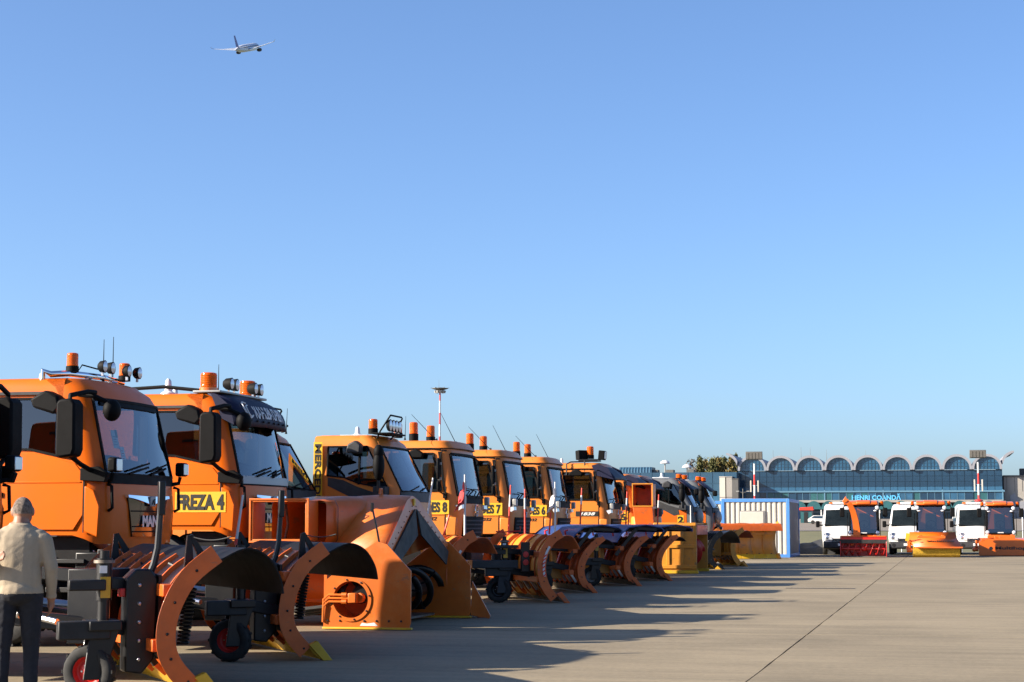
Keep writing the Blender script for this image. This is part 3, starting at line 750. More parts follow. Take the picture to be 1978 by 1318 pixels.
# ================================================================== VEHICLE PARTS
class Cab:
    """cab shell made of stacked rounded outlines; x forward, near side y<0, ground z=0"""
    def __init__(s, root, paint, lev, side, win, dz=None, bulge=.06, crown=.07, wcol=60, wglass='cab_glass', seal=.016, grow=0.0):
        s.root, s.lev, s.side, s.bulge = root, lev, side, bulge
        s.corner = [30, 60, 90]; dz = dz or {}
        ns = len(side); half = ns + 3
        ring = []
        for j, (z, xf, hw, r) in enumerate(lev):
            near = []
            for i, (k, x) in enumerate(side): near.append(Vector((x if k == 'fix' else xf + x, -hw, z + dz.get((i, j), 0))))
            for a in s.corner: near.append(Vector((xf - r + r * math.sin(R(a)), -(hw - r + r * math.cos(R(a))), z)))
            fr = [Vector((xf + bulge * (1 - q * q), q * (hw - r), z)) for q in (-.5, 0, .5)]
            far = [Vector((p.x, -p.y, p.z)) for p in near][::-1]
            ring.append(near + fr + far)
        N = len(ring[0]); s.N = N; s.ring = ring
        verts = [p for rg in ring for p in rg]; faces = []; openings = {'windscreen': [], 'near': [], 'far': []}
        ci = ns + s.corner.index(wcol); w0, w1 = win['cols']
        for j in range(len(lev) - 1):
            for i in range(N - 1):
                if j == win['lev']:
                    if ci <= i < N - 1 - ci: openings['windscreen'].append(i); continue
                    if w0 <= i < w1: openings['near'].append(i); continue
                    if w0 <= N - 2 - i < w1: openings['far'].append(i); continue
                a = j * N + i; faces.append((a, a + 1, a + 1 + N, a + N))
            faces.append((j * N + N - 1, j * N, (j + 1) * N, (j + 1) * N + N - 1))     # back wall
        top = ring[-1]; c = sum(top, Vector()) / N; base = (len(lev) - 1) * N
        prev = base
        for sc_, dzz in ((.97, .45), (.86, .8), (.55, 1.0)):
            o = len(verts); verts += [Vector((c.x + (p.x - c.x) * sc_, c.y + (p.y - c.y) * sc_, p.z + crown * dzz)) for p in top]
            for i in range(N): faces.append((prev + i, prev + (i + 1) % N, o + (i + 1) % N, o + i))
            prev = o
        faces.append(tuple(prev + i for i in range(N)))
        faces.append(tuple(range(N))[::-1])
        # orient all faces outwards
        ctr = Vector((lerp(side[0][1], 0, .5), 0, 2.0)); ff = []
        for f in faces:
            P = [verts[k] for k in f]; n = (P[1] - P[0]).cross(P[2] - P[0]); m = sum(P, Vector()) / len(P)
            ff.append(f if n.dot(m - ctr) > 0 else f[::-1])
        s.shell = obj('cab_shell', G().add(verts, ff), paint, root, fixn=False, smooth=42)
        jl = win['lev']
        for nm, cols in openings.items():
            if not cols: continue
            g = G(); pts = []
            for i in cols + [cols[-1] + 1]: pts.append((ring[jl][i], ring[jl + 1][i]))
            out = []
            for lo, hi in pts:
                n = Vector((lo.x - ctr.x, lo.y, 0)).normalized() * .012; out.append((lo - n, hi - n))
            k = len(out); g.add([a for a, b in out] + [b for a, b in out], [(i, i + 1, k + i + 1, k + i) for i in range(k - 1)])
            obj('windscreen' if nm == 'windscreen' else 'side_window', g, wglass if nm == 'windscreen' else 'side_glass', root)
            loop = [a for a, b in pts] + [b for a, b in pts][::-1]; loop.append(loop[0])
            sg = G()
            for a, b in zip(loop, loop[1:]): sg.bar(a, b, seal * 2, seal * 1.6)
            obj('window_seal', sg, 'black_plastic', root)
        s.win = win
    def at(s, z):
        L = s.lev
        for a, b in zip(L, L[1:]):
            if a[0] <= z <= b[0]:
                t = (z - a[0]) / (b[0] - a[0]); return [lerp(a[k], b[k], t) for k in range(4)]
        q = L[0] if z < L[0][0] else L[-1]; return list(q)
    def fx(s, y, z, off=0):
        _, xf, hw, r = s.at(z); w = hw - r
        if abs(y) <= w: return xf + s.bulge * (1 - (y / w) ** 2) + off
        q = min(abs(y) - w, r * .999); return xf - r + math.sqrt(r * r - q * q) + off
    def fpatch(s, name, m, z0, z1, w0, w1, off=.008, n=8, rows=2, parent=None, y0=None):
        """slab following the front surface: half widths w0 (bottom) .. w1 (top), or y-range if y0 given"""
        A = []
        for k in range(rows + 1):
            t = k / rows; z = lerp(z0, z1, t); w = lerp(w0, w1, t); a = -w if y0 is None else y0
            A.append([(s.fx(lerp(a, w, i / n), z, off), lerp(a, w, i / n), z) for i in range(n + 1)])
        g = G(); v = [p for r_ in A for p in r_]; o = len(v); v += [(p[0] - off - .02, p[1], p[2]) for p in v]; f = []
        M = n + 1
        for k in range(rows):
            for i in range(n): a = k * M + i; f += [(a, a + 1, a + 1 + M, a + M), (o + a + M, o + a + 1 + M, o + a + 1, o + a)]
        for k in range(rows): 
            for i in (0, n): a = k * M + i; f.append((a, a + M, o + a + M, o + a))
        for i in range(n): 
            for k in (0, rows): a = k * M + i; f.append((a, a + 1, o + a + 1, o + a))
        g.add(v, f); return obj(name, g, m, parent or s.root)

def wheel(parent, c, r, w, rim='dark_metal', side=-1, n=28, name='wheel'):
    h = w / 2
    tyre = G().lathe([(r * .58, -h * .85), (r * .66, -h), (r * .9, -h), (r * .97, -h * .86), (r, -h * .6), (r, h * .6), (r * .97, h * .86), (r * .9, h), (r * .66, h), (r * .58, h * .85)], c, 'y', n, False)
    # tread lugs
    for k in range(n):
        a = 2 * math.pi * k / n
        tyre.box((c[0] + math.cos(a) * r, c[1] + (h * .35 if k % 2 else -h * .35), c[2] + math.sin(a) * r), (r * .05, w * .55, r * .13), (0, -a, 0))
    o = obj(name, tyre, 'rubber', parent)
    s = side
    obj('rim', G().lathe([(r * .6, s * h * .8), (r * .55, s * h * .6), (r * .5, s * h * .2), (r * .42, s * h * .1), (r * .3, s * h * .3), (r * .16, s * h * .45), (r * .14, s * h * .75), (.001, s * h * .78)], c, 'y', n, False), rim, o)
    nuts = G()
    for k in range(6): a = k * math.pi / 3; nuts.cyl((c[0] + math.cos(a) * r * .26, c[1] + s * h * .25, c[2] + math.sin(a) * r * .26), (c[0] + math.cos(a) * r * .26, c[1] + s * h * .5, c[2] + math.sin(a) * r * .26), r * .035, None, 6)
    obj('wheel_nuts', nuts, 'steel', o)
    return o

def beacon(parent, c, r, h, base=.3, basem='black_plastic'):
    x, y, z = c
    b = obj('beacon_base', G().lathe([(r * 1.1, z), (r * 1.1, z + h * base), (r * .98, z + h * base + .005), (.01, z + h * base + .005)], (x, y, 0), n=18), basem, parent)
    zz = z + h * base + .006; hh = h * (1 - base); prof = [(r * .96, zz)]
    for k in range(7): prof += [(r, zz + hh * (.08 + k * .12)), (r * .965, zz + hh * (.14 + k * .12))]
    prof += [(r * .93, zz + hh * .95), (r * .7, zz + hh), (.01, zz + hh)]
    o = obj('beacon', G().lathe(prof, (x, y, 0), n=20), 'amber', parent)
    obj('reflector', G().box((x, y, zz + hh * .45), (r * .8, r * .25, hh * .55), (0, 0, .6)), 'lamp_face', o)
def worklamp(parent, c, r, d=.09, face='+x', body='black_plastic'):
    x, y, z = c
    o = obj('work_lamp', G().lathe([(r * .55, -d), (r * .9, -d * .7), (r, -.01), (r * 1.02, 0), (r * .9, .002), (.01, .002)], c, 'x', 16), body, parent)
    obj('lens', G().lathe([(r * .86, .003), (r * .6, .014), (.005, .02)], c, 'x', 16), 'lamp_face', o)
    obj('bracket', G().bar((x - d * .4, y, z - r * 1.5), (x - d * .4, y, z - r * .7), .02, .03), 'steel', o)

def sign(parent, x0, x1, z0, z1, y, body, tw=None, roll=0):
    o = obj('sign_plate', G().b2(x0, x1, y - .006, y, z0, z1), 'sign_yellow', parent)
    w, h = x1 - x0, z1 - z0
    if roll: text(o, 'lettering', body, h * .95, w * .74, ((x0 + x1) / 2, y - .008, (z0 + z1) / 2), '-y', 'ink', .036, 0, roll)
    else: text(o, 'lettering', body, w * .93 if tw is None else tw, h * .76, ((x0 + x1) / 2, y - .008, (z0 + z1) / 2), '-y', 'ink', .042)

def mirror_set(root, hw, x, z0, z1, both=True, style='man'):
    for s in ((-1, 1) if both else (-1,)):
        y = s * (hw + (.42 if style == 'man' else .27))
        if style == 'man':
            m = obj('mirror', G().prism([(x - .12, z0 + .05), (x - .10, z0), (x + .10, z0 + .02), (x + .13, z0 + .1), (x + .12, z1 - .06), (x + .07, z1), (x - .08, z1 - .01), (x - .12, z1 - .05)], 'y', y - .13, y + .13), 'black_plastic', root, bevel=.03)
            obj('mirror_face', G().b2(x - .128, x - .121, y - .1, y + .1, z0 + .08, z1 - .08), 'chrome', m)
            ag = G().tube([(x + .1, s * (hw - .06), z1 + .10), (x + .08, s * (hw + .1), z1 + .10), (x, y, z1 + .04), (x, y, z1 - .05)], .03, 8)
            obj('mirror_arm', ag, 'black_plastic', m, bevel=.01); ag = G()
            ag.tube([(x, y, z0 + .04), (x + .05, s * (hw + .2), z0 - .06), (x + .13, s * (hw + .02), z0 - .14)], .03, 8)
            ag.prism([(x - .02, z0 - .24), (x + .3, z0 - .26), (x + .34, z0 - .16), (x + .2, z0 - .08), (x - .02, z0 - .1)], 'y', s * (hw - .02), s * (hw + .07))
            obj('mirror_foot', ag, 'black_plastic', m, bevel=.01)
            obj('kerb_mirror', G().prism([(x - .62, z1 + .02), (x - .58, z1 - .08), (x - .3, z1 - .16), (x - .22, z1 - .08), (x - .26, z1 + .05), (x - .42, z1 + .12)], 'y', s * (hw + .03), s * (hw + .24)), 'black_plastic', root, bevel=.03)
        elif style == 'unimog':
            m = obj('mirror', G().ball((x, y, z1 - .12), .13, 12, 8, (.8, .8, 1.05)).ball((x, y, z0 + .26), .16, 12, 8, (.75, .8, 1.7)), 'black_plastic', root)
            obj('mirror_arm', G().tube([(x, y, z0 - .2), (x, y, z1)], .035, 8).b2(x - .12, x + .14, min(y, s * hw), max(y, s * hw), z0 - .28, z0 - .1), 'grey_plastic', m, bevel=.015)
            obj('kerb_mirror', G().prism([(x - .72, z1 - .12), (x - .42, z1 - .14), (x - .4, z1 + .02), (x - .52, z1 + .1), (x - .68, z1 + .03)], 'y', s * (hw + .02), s * (hw + .22)), 'grey_plastic', root, bevel=.03)
        else:
            m = obj('mirror', G().box((x - .03, y, (z0 + z1) / 2 + .1), (.05, .2, .42)).box((x - .03, y, z0 + .1), (.05, .18, .2)), 'black_plastic', root, bevel=.02)
            obj('mirror_face', G().box((x - .058, y, (z0 + z1) / 2 + .1), (.004, .17, .38)), 'chrome', m)
            obj('mirror_arm', G().tube([(x + .05, s * (hw - .02), z1 + .12), (x + .03, y - s * .05, z1 + .12), (x, y, z1), (x, y, z0 - .02), (x + .05, s * (hw + .03), z0 - .08)], .014, 6), 'black_plastic', m)
            obj('mirror_foot', G().box((x + .04, s * (hw + .03), z0 - .08), (.08, .07, .12)), 'black_plastic', m, bevel=.01)
            obj('clamp', G().box((x, y, z1 - .15), (.05, .05, .05)).box((x, y, z0 + .25), (.05, .05, .05)), 'lamp_grey', m)
            obj('kerb_mirror', G().prism([(x - .8, z1 - .02), (x - .42, z1 - .03), (x - .4, z1 + .06), (x - .55, z1 + .16), (x - .75, z1 + .08)], 'y', s * (hw + .02), s * (hw + .18)), 'black_plastic', root, bevel=.02)

def interior(root, hw, zs, xd, curtain=True):
    """seats, dash and steering wheel behind the glass"""
    for s in (-1, 1):
        st = obj('seat', G().b2(xd - .95, xd - .45, s * .55 - .24, s * .55 + .24, zs - .55, zs - .38), 'seat_cloth', root, bevel=.05)
        obj('seat_back', G().box((xd - .98, s * .55, zs - .05), (.16, .46, .75), (0, -.12, 0)), 'seat_cloth', st, bevel=.06)
        obj('head_rest', G().box((xd - 1.04, s * .55, zs + .42), (.12, .28, .22), (0, -.12, 0)), 'seat_cloth', st, bevel=.05)
    obj('dashboard', G().prism([(xd + .28, zs - .35), (xd + .28, zs - .02), (xd + .05, zs + .02), (xd - .18, zs - .1), (xd - .2, zs - .4)], 'y', -hw + .1, hw - .1), 'grey_plastic', root, bevel=.03)
    g = G(); c = Vector((xd - .26, .55, zs + .02)); ax = Matrix.Rotation(R(-35), 3, 'Y')
    g.tube([c + ax @ Vector((.2 * math.cos(t), .2 * math.sin(t), 0)) for t in (k * math.pi / 10 for k in range(21))], .016, 6, cap=False)
    g.tube([c, c + ax @ Vector((0, 0, -.3))], .03, 6); g.bar(c + ax @ Vector((-.19, 0, 0)), c + ax @ Vector((.19, 0, 0)), .03)
    obj('steering_wheel', g, 'black_plastic', root)
    if curtain: obj('curtain', G().b2(xd - .02, xd + .0, hw - .36, hw - .12, zs + .1, zs + .78), 'curtain', root)

def chassis(root, hw, paint, wb=3.7, z=.95, deck=True, wr=.53, tank=True):
    xf = -1.35; xr = xf - wb; end = xr - 1.5
    for s in (-1, 1):
        obj('chassis_rail', G().b2(end, -.25, s * .42 - .045, s * .42 + .045, z - .26, z), 'black_metal', root)
    obj('axle', G().cyl((xf, -hw + .2, wr), (xf, hw - .2, wr), .09, None, 10), 'black_metal', root)
    obj('axle', G().cyl((xr, -hw + .2, wr), (xr, hw - .2, wr), .1, None, 10), 'black_metal', root)
    for s in (-1, 1):
        wheel(root, (xf, s * (hw - .2), wr), wr, .34, 'dark_metal', s)
        wheel(root, (xr, s * (hw - .3), wr), wr, .56, 'dark_metal', s)
        A, B = [], []
        for k in range(11):
            t = math.pi * (-.05 + 1.1 * k / 10); A.append((xf + math.cos(t) * (wr + .12), wr + math.sin(t) * (wr + .12))); B.append((xf + math.cos(t) * (wr + .18), wr + math.sin(t) * (wr + .18)))
        obj('mudguard', G().prism_strip(A, B, s * (hw - .42), s * (hw + .02)), 'grey_plastic', root)
        obj('marker_lamp', G().box((xf - .62, s * (hw + .0), .95), (.09, .03, .13)), 'amber_solid', root, bevel=.01)
        obj('step', G().b2(-.78, -.28, s * (hw - .26), s * (hw - .02), .62, .68).b2(-.78, -.28, s * (hw - .26), s * (hw - .02), .95, 1.0), 'dark_metal', root, bevel=.008)
        obj('step_frame', G().b2(-.80, -.3, s * (hw - .3), s * (hw - .2), .5, 1.25), 'black_metal', root)
    obj('bumper_beam', G().b2(-.42, -.03, -hw + .06, hw - .06, .62, 1.08), 'black_metal', root, bevel=.02)
    obj('mount_plate', G().b2(-.03, .1, -.5, .5, .48, 1.12), 'dark_metal', root, bevel=.015)
    obj('number_plate', G().b2(-.028, -.016, .56, 1.02, .8, .92), 'number_plate', root)
    if tank: obj('fuel_tank', G().lathe([(.28, -2.15), (.3, -2.18), (.3, -3.2), (.28, -3.23)], (0, -hw + .34, .72), 'x', 18), 'steel', root)
    obj('air_tank', G().lathe([(.1, -2.2), (.16, -2.25), (.16, -3.0), (.1, -3.05)], (0, hw - .3, .75), 'x', 14), 'black_metal', root)
    if deck:
        obj('deck', G().b2(end + .1, -2.75, -hw - .02, hw + .02, z + .12, z + .26), 'dark_metal', root, bevel=.02)
        for s in (-1, 1):
            for k in range(3): 
                x0 = end + .12 + k * ((-2.78 - end) / 3); obj('side_board', G().b2(x0, x0 + (-2.86 - end) / 3, s * (hw - .01) - .02, s * (hw - .01) + .02, z + .27, z + .5), paint, root, bevel=.01)
        obj('tail_board', G().b2(end + .1, end + .14, -hw, hw, z + .27, z + .5), paint, root)
        obj('headboard', G().b2(-2.8, -2.76, -hw, hw, z + .27, z + .75), paint, root)

def antenna(root, p, d, L): obj('whip_antenna', G().cyl(p, Vector(p) + Vector(d).normalized() * L, .009, .004, 5).cyl(p, Vector(p) + Vector((0, 0, .05)), .025, .012, 8), 'black_plastic', root)
def gps(root, p, r=.055, h=.16): obj('satellite_antenna', G().lathe([(r * 1.6, 0), (r * 1.5, h * .12), (r * .8, h * .25), (r * .62, h * .85), (r * .3, h), (.001, h)], p, n=12), 'white_plastic', root)

# ------------------------------------------------------------------ cab-over truck with chrome grille
def truck_a(label, loc, variant):
    t = thing('plow_truck', label, 'truck', loc, 0, 'orange snow trucks parked in a row')
    lev = [(1.17, -.04, 1.11, .22), (1.62, 0, 1.125, .25), (1.97, -.03, 1.125, .25), (2.84, -.25, 1.085, .24), (2.97, -.33, 1.065, .27), (3.05, -.46, 1.03, .3)]
    side = [('fix', -2.25), ('fix', -1.62), ('fix', -1.0), ('fix', -.62), ('rel', -.40), ('rel', -.25)]
    dz = {(0, 2): .3, (1, 2): .3, (2, 2): .28, (3, 2): .20, (4, 2): .17, (5, 2): .04, (0, 0): .1, (1, 0): .1, (2, 0): .1, (3, 0): .1, (4, 0): .1, (5, 0): .06, (0, 4): .02, (1, 4): .02}
    c = Cab(t, 'paint_man', lev, side, {'lev': 2, 'cols': (1, 4)}, dz, crown=.05)
    hw = 1.125
    interior(t, hw, 1.95, -.42)
    for s in (-1, 1):
        y0, y1 = s * (hw + .001), s * (hw + .011)
        obj('door', G().prism([(-1.66, 1.33), (-.42, 1.33), (-.30, 1.5), (-.30, 1.96), (-.42, 2.09), (-.62, 2.13), (-1.0, 2.21), (-1.66, 2.23)], 'y', y0, y1), 'paint_man', t, bevel=.006)
        obj('door_gap', G().b2(-.296, -.286, s * (hw + .002), s * (hw + .0125), 1.3, 2.05).b2(-1.69, -1.68, s * (hw + .002), s * (hw + .0125), 1.3, 2.25), 'ink', t)
        obj('door_crease', G().b2(-1.66, -.33, s * (hw + .011), s * (hw + .019), 1.865, 1.885), 'paint_man', t, bevel=.006)
        obj('door_handle', G().b2(-1.55, -1.35, s * (hw + .012), s * (hw + .03), 1.7, 1.76), 'black_plastic', t, bevel=.008)
        obj('rain_rail', G().b2(-1.95, -.75, s * 1.09, s * 1.112, 2.885, 2.92), 'grey_plastic', t)
        obj('corner_panel', G().prism([(-.29, 1.32), (-.1, 1.24), (-.08, 1.6), (-.16, 1.78), (-.29, 1.84)], 'y', s * (hw - .02), s * (hw + .012)), 'paint_man', t, bevel=.02)
        obj('grab_handle', G().tube([(c.fx(s * 1.0, 1.8) + .01, s * 1.0, 1.85), (c.fx(s * 1.0, 1.8) + .07, s * 1.03, 1.83), (c.fx(s * 1.0, 1.6) + .07, s * 1.03, 1.58), (c.fx(s * 1.0, 1.6) + .01, s * 1.0, 1.55)], .02, 8), 'black_plastic', t)
        # plough headlamps on stalks beside the windscreen
        x = .06; y = s * 1.04
        if variant == 'visor': continue
        hl = obj('auxiliary_headlamp', G().box((x, y, 2.07), (.12, .2, .17)), 'black_plastic', t, bevel=.03)
        obj('lens', G().box((x + .062, y, 2.07), (.012, .16, .135)), 'lamp_face', hl, bevel=.01)
        obj('stalk', G().tube([(x - .02, y, 1.98), (x - .04, y, 1.9), (c.fx(s * .95, 1.9) - .03, s * .93, 1.88)], .025, 7), 'black_plastic', hl)
    mirror_set(t, hw, -.30, 2.13, 2.80, variant == 'plain')
    # ramp mirror over the near windscreen corner
    for s in (-1,):
        m = obj('ramp_mirror', G().ball((-.02, s * .98, 2.70), .14, 14, 10, (.75, 1, .92)), 'black_plastic', t)
        obj('arm', G().tube([(-.4, s * 1.10, 2.88), (-.2, s * 1.12, 2.86), (-.05, s * 1.0, 2.78)], .03, 7), 'black_plastic', m)
    c.fpatch('sun_strip', 'black_plastic', 2.77, 2.86, .86, .84, .006)
    c.fpatch('cowl', 'black_plastic', 1.86, 1.985, .99, .99, .012, 12)
    for k, y in enumerate((-.55, .05)):
        obj('wiper', G().bar((c.fx(y, 1.97) + .03, y, 1.98), (c.fx(y + .5, 2.05) + .035, y + .55, 2.07), .022, .02).bar((c.fx(y, 2.05) + .03, y + .02, 2.02), (c.fx(y + .5, 2.1) + .03, y + .62, 2.12), .012, .02), 'black_plastic', t)
    # grille, chrome wing, lettering
    gp = c.fpatch('grille', 'gloss_black', 1.25, 1.70, .43, .60, .022, 12)
    wg = G(); pts = []
    for q in range(13):
        y = -.63 + q * .105; a = abs(y) / .63
        pts.append((y, 1.735 - .015 * (1 - a), 1.735 - .03 - .085 * (1 - a) ** 1.3))
    v = []; 
    for y, zt_, zb in pts: v += [(c.fx(y, zt_, .045), y, zt_), (c.fx(y, zb, .05), y, zb), (c.fx(y, zt_, 0), y, zt_), (c.fx(y, zb, 0), y, zb)]
    f = []
    for i in range(12): a = i * 4; f += [(a, a + 4, a + 5, a + 1), (a + 2, a, a + 4, a + 6), (a + 1, a + 5, a + 7, a + 3)]
    ch = obj('chrome_wing', wg.add(v, f + [(0, 1, 3, 2), (50, 51, 49, 48)]), 'chrome', gp)
    obj('badge', G().box((c.fx(0, 1.66, .055), 0, 1.665), (.02, .16, .12), (0, 0, 0)), 'lamp_grey', gp, bevel=.02)
    obj('badge_emblem', G().ball((c.fx(0, 1.66, .07), .01, 1.665), .03, 8, 6, (.3, 1.3, .7)).bar((c.fx(0, 1.66, .07), .04, 1.69), (c.fx(0, 1.66, .07), -.05, 1.63), .014).bar((c.fx(0, 1.66, .07), .03, 1.66), (c.fx(0, 1.66, .07), .03, 1.62), .012), 'ink', gp)
    text(gp, 'lettering', 'MAN', .46, .135, (c.fx(0, 1.44, .035), 0, 1.43), '+x', 'silver', .045)
    for z in (1.30, 1.36, 1.54): c.fpatch('grille_slat', 'black_plastic', z, z + .015, .42 + (z - 1.25) * .3, .42 + (z - 1.25) * .3, .03, 10, 1, gp)
    c.fpatch('lower_lip', 'paint_man', 1.10, 1.22, .62, .70, .015, 10)
    chassis(t, hw, 'paint_man')
    gps(t, (-1.55, .2, 3.09))
    if variant == 'bar':
        bz = 3.13
        obj('light_bar', G().tube([(-.95, -.98, 3.05), (-.93, -1.0, 3.17), (-.85, -.96, bz), (-.7, -.8, bz + .02), (-.62, 0, bz + .03), (-.7, .8, bz + .02), (-.85, .96, bz), (-.93, 1.0, 3.17), (-.95, .98, 3.05)], .038, 12), 'chrome', t)
        for y in (-.35, .35): obj('bar_foot', G().bar((-.6, y, bz), (-.72, y * 1.05, 3.08), .12, .02), 'steel', t)
        beacon(t, (-.68, -.72, bz + .04), .072, .22); beacon(t, (-.68, .82, bz + .04), .072, .22)
        for y in (-.12, .12, .62, .95): worklamp(t, (-.52, y, bz + .15), .075)
        obj('lamp_cable', G().tube([(-.62, -.12, bz + .12), (-.75, -.3, bz + .16), (-.8, -.36, bz + .05), (-.7, -.3, bz)], .01, 5), 'black_plastic', t)
        antenna(t, (-.6, .0, 3.1), (0, 0, 1), .52); antenna(t, (-.7, .5, 3.1), (0, 0, 1), .6)
        for i, (z, ty, w_, h_) in enumerate(((2.38, -.62, .17, .22), (2.22, -.5, .12, .16))):
            p = obj('windscreen_paper', G().box((c.fx(ty, z) - .03, ty, z), (.004, w_, h_), (0, -.25, 0)), 'paper', t)
            for k in range(4): obj('print', G().box((c.fx(ty, z) - .024 - (z - .06 + .03 * k - z) * .25, ty - .02, z - .06 + .03 * k), (.002, w_ * .6, .008), (0, -.25, 0)), 'lamp_grey' if i == 0 else 'signal_red', p)
        obj('green_dot', G().box((c.fx(-.56, 2.45) - .035, -.56, 2.45), (.003, .07, .1), (0, -.25, 0)), 'green_dot', t, bevel=.03)
    if variant == 'visor':
        rl = G()
        for s in (-1, 1): rl.tube([(-2.1, s * .8, 3.16), (-1.3, s * .84, 3.19), (-.62, s * .86, 3.12)], .025, 7)
        obj('roof_rail', rl, 'black_plastic', t)
        obj('roof_plate', G().b2(-.8, -.38, -.98, .98, 3.095, 3.125), 'lamp_grey', t, bevel=.01)
        pv = G(); A = []
        for k in range(7):
            u = k / 6; z = lerp(2.66, 3.1, u); xx = lerp(-.05, -.44, u ** 3)
            A.append([(xx + .05 * (1 - (q / 6) ** 2) - (.10 if abs(q) == 6 else 0), q / 6 * 1.05, z - .02 * abs(q / 6)) for q in range(-6, 7)])
        v = [p for r_ in A for p in r_]; f = [(k * 13 + i, k * 13 + i + 1, k * 13 + i + 14, k * 13 + i + 13) for k in range(6) for i in range(12)]
        vz = obj('sun_visor', pv.add(v, f), 'visor_navy', t, fixn=False); vz.modifiers.new('solid', 'SOLIDIFY').thickness = .02
        for s in (-1, 1): obj('visor_side', G().prism([(-.14, 2.655), (-.35, 2.75), (-.5, 3.08), (-.40, 3.06), (-.2, 2.9)], 'y', s * 1.03, s * 1.05), 'visor_navy', vz)
        # lettering laid on the slanted visor
        me = text_mesh('KAHLBACHER', 1.18, .17, .012).copy(); me.materials.clear(); me.materials.append(MATS['white_paint'])
        for vv in me.vertices:
            y = vv.co.x; h = vv.co.y; z = 2.86 + h; u = (z - 2.66) / .44; xx = lerp(-.05, -.44, max(0, u) ** 3) + .05 * (1 - ((y + .12) / 1.05) ** 2)
            vv.co = (xx + .012 + vv.co.z * .3, y + .12, z - .02 * abs(y) / 1.05)
        lo = bpy.data.objects.new('lettering', me); COL.objects.link(lo); lo.parent = vz
        lg = G()
        def vp(y, z): u = (z - 2.66) / .44; return Vector((lerp(-.05, -.44, max(0, u) ** 3) + .05 * (1 - (y / 1.05) ** 2) + .012, y, z))
        lg.tube([vp(-.70 + .13 * math.cos(a), 2.87 + .105 * math.sin(a)) for a in [R(60 + 26 * k) for k in range(11)]], .012, 5)
        lg.tube([vp(-.66 + .09 * math.cos(a), 2.86 + .075 * math.sin(a)) for a in [R(80 + 22 * k) for k in range(11)]], .011, 5)
        obj('emblem', lg, 'white_paint', vz)
        bolts = G()
        for k in range(9): bolts.ball(vp(-.92 + k * .23, 2.73), .018, 6, 4)
        obj('visor_bolts', bolts, 'ink', vz)
        beacon(t, (-.62, -.82, 3.125), .12, .24, .18, 'amber_solid'); beacon(t, (-.62, .78, 3.125), .12, .24, .18, 'amber_solid')
        for y in (-.46, -.24, .55, .8): worklamp(t, (-.4, y, 3.24), .085, .13)
        antenna(t, (-.75, -.1, 3.12), (0, 0, 1), .42)
        gps(t, (-1.35, -.55, 3.1), .07, .22)
        sign(t, -.97, -.21, 1.5, 1.77, -hw - .012, 'FREZA 4')
        c.fpatch('winch_plate', 'lamp_grey', 1.88, 1.985, .96, .96, .02, 12)
    return t

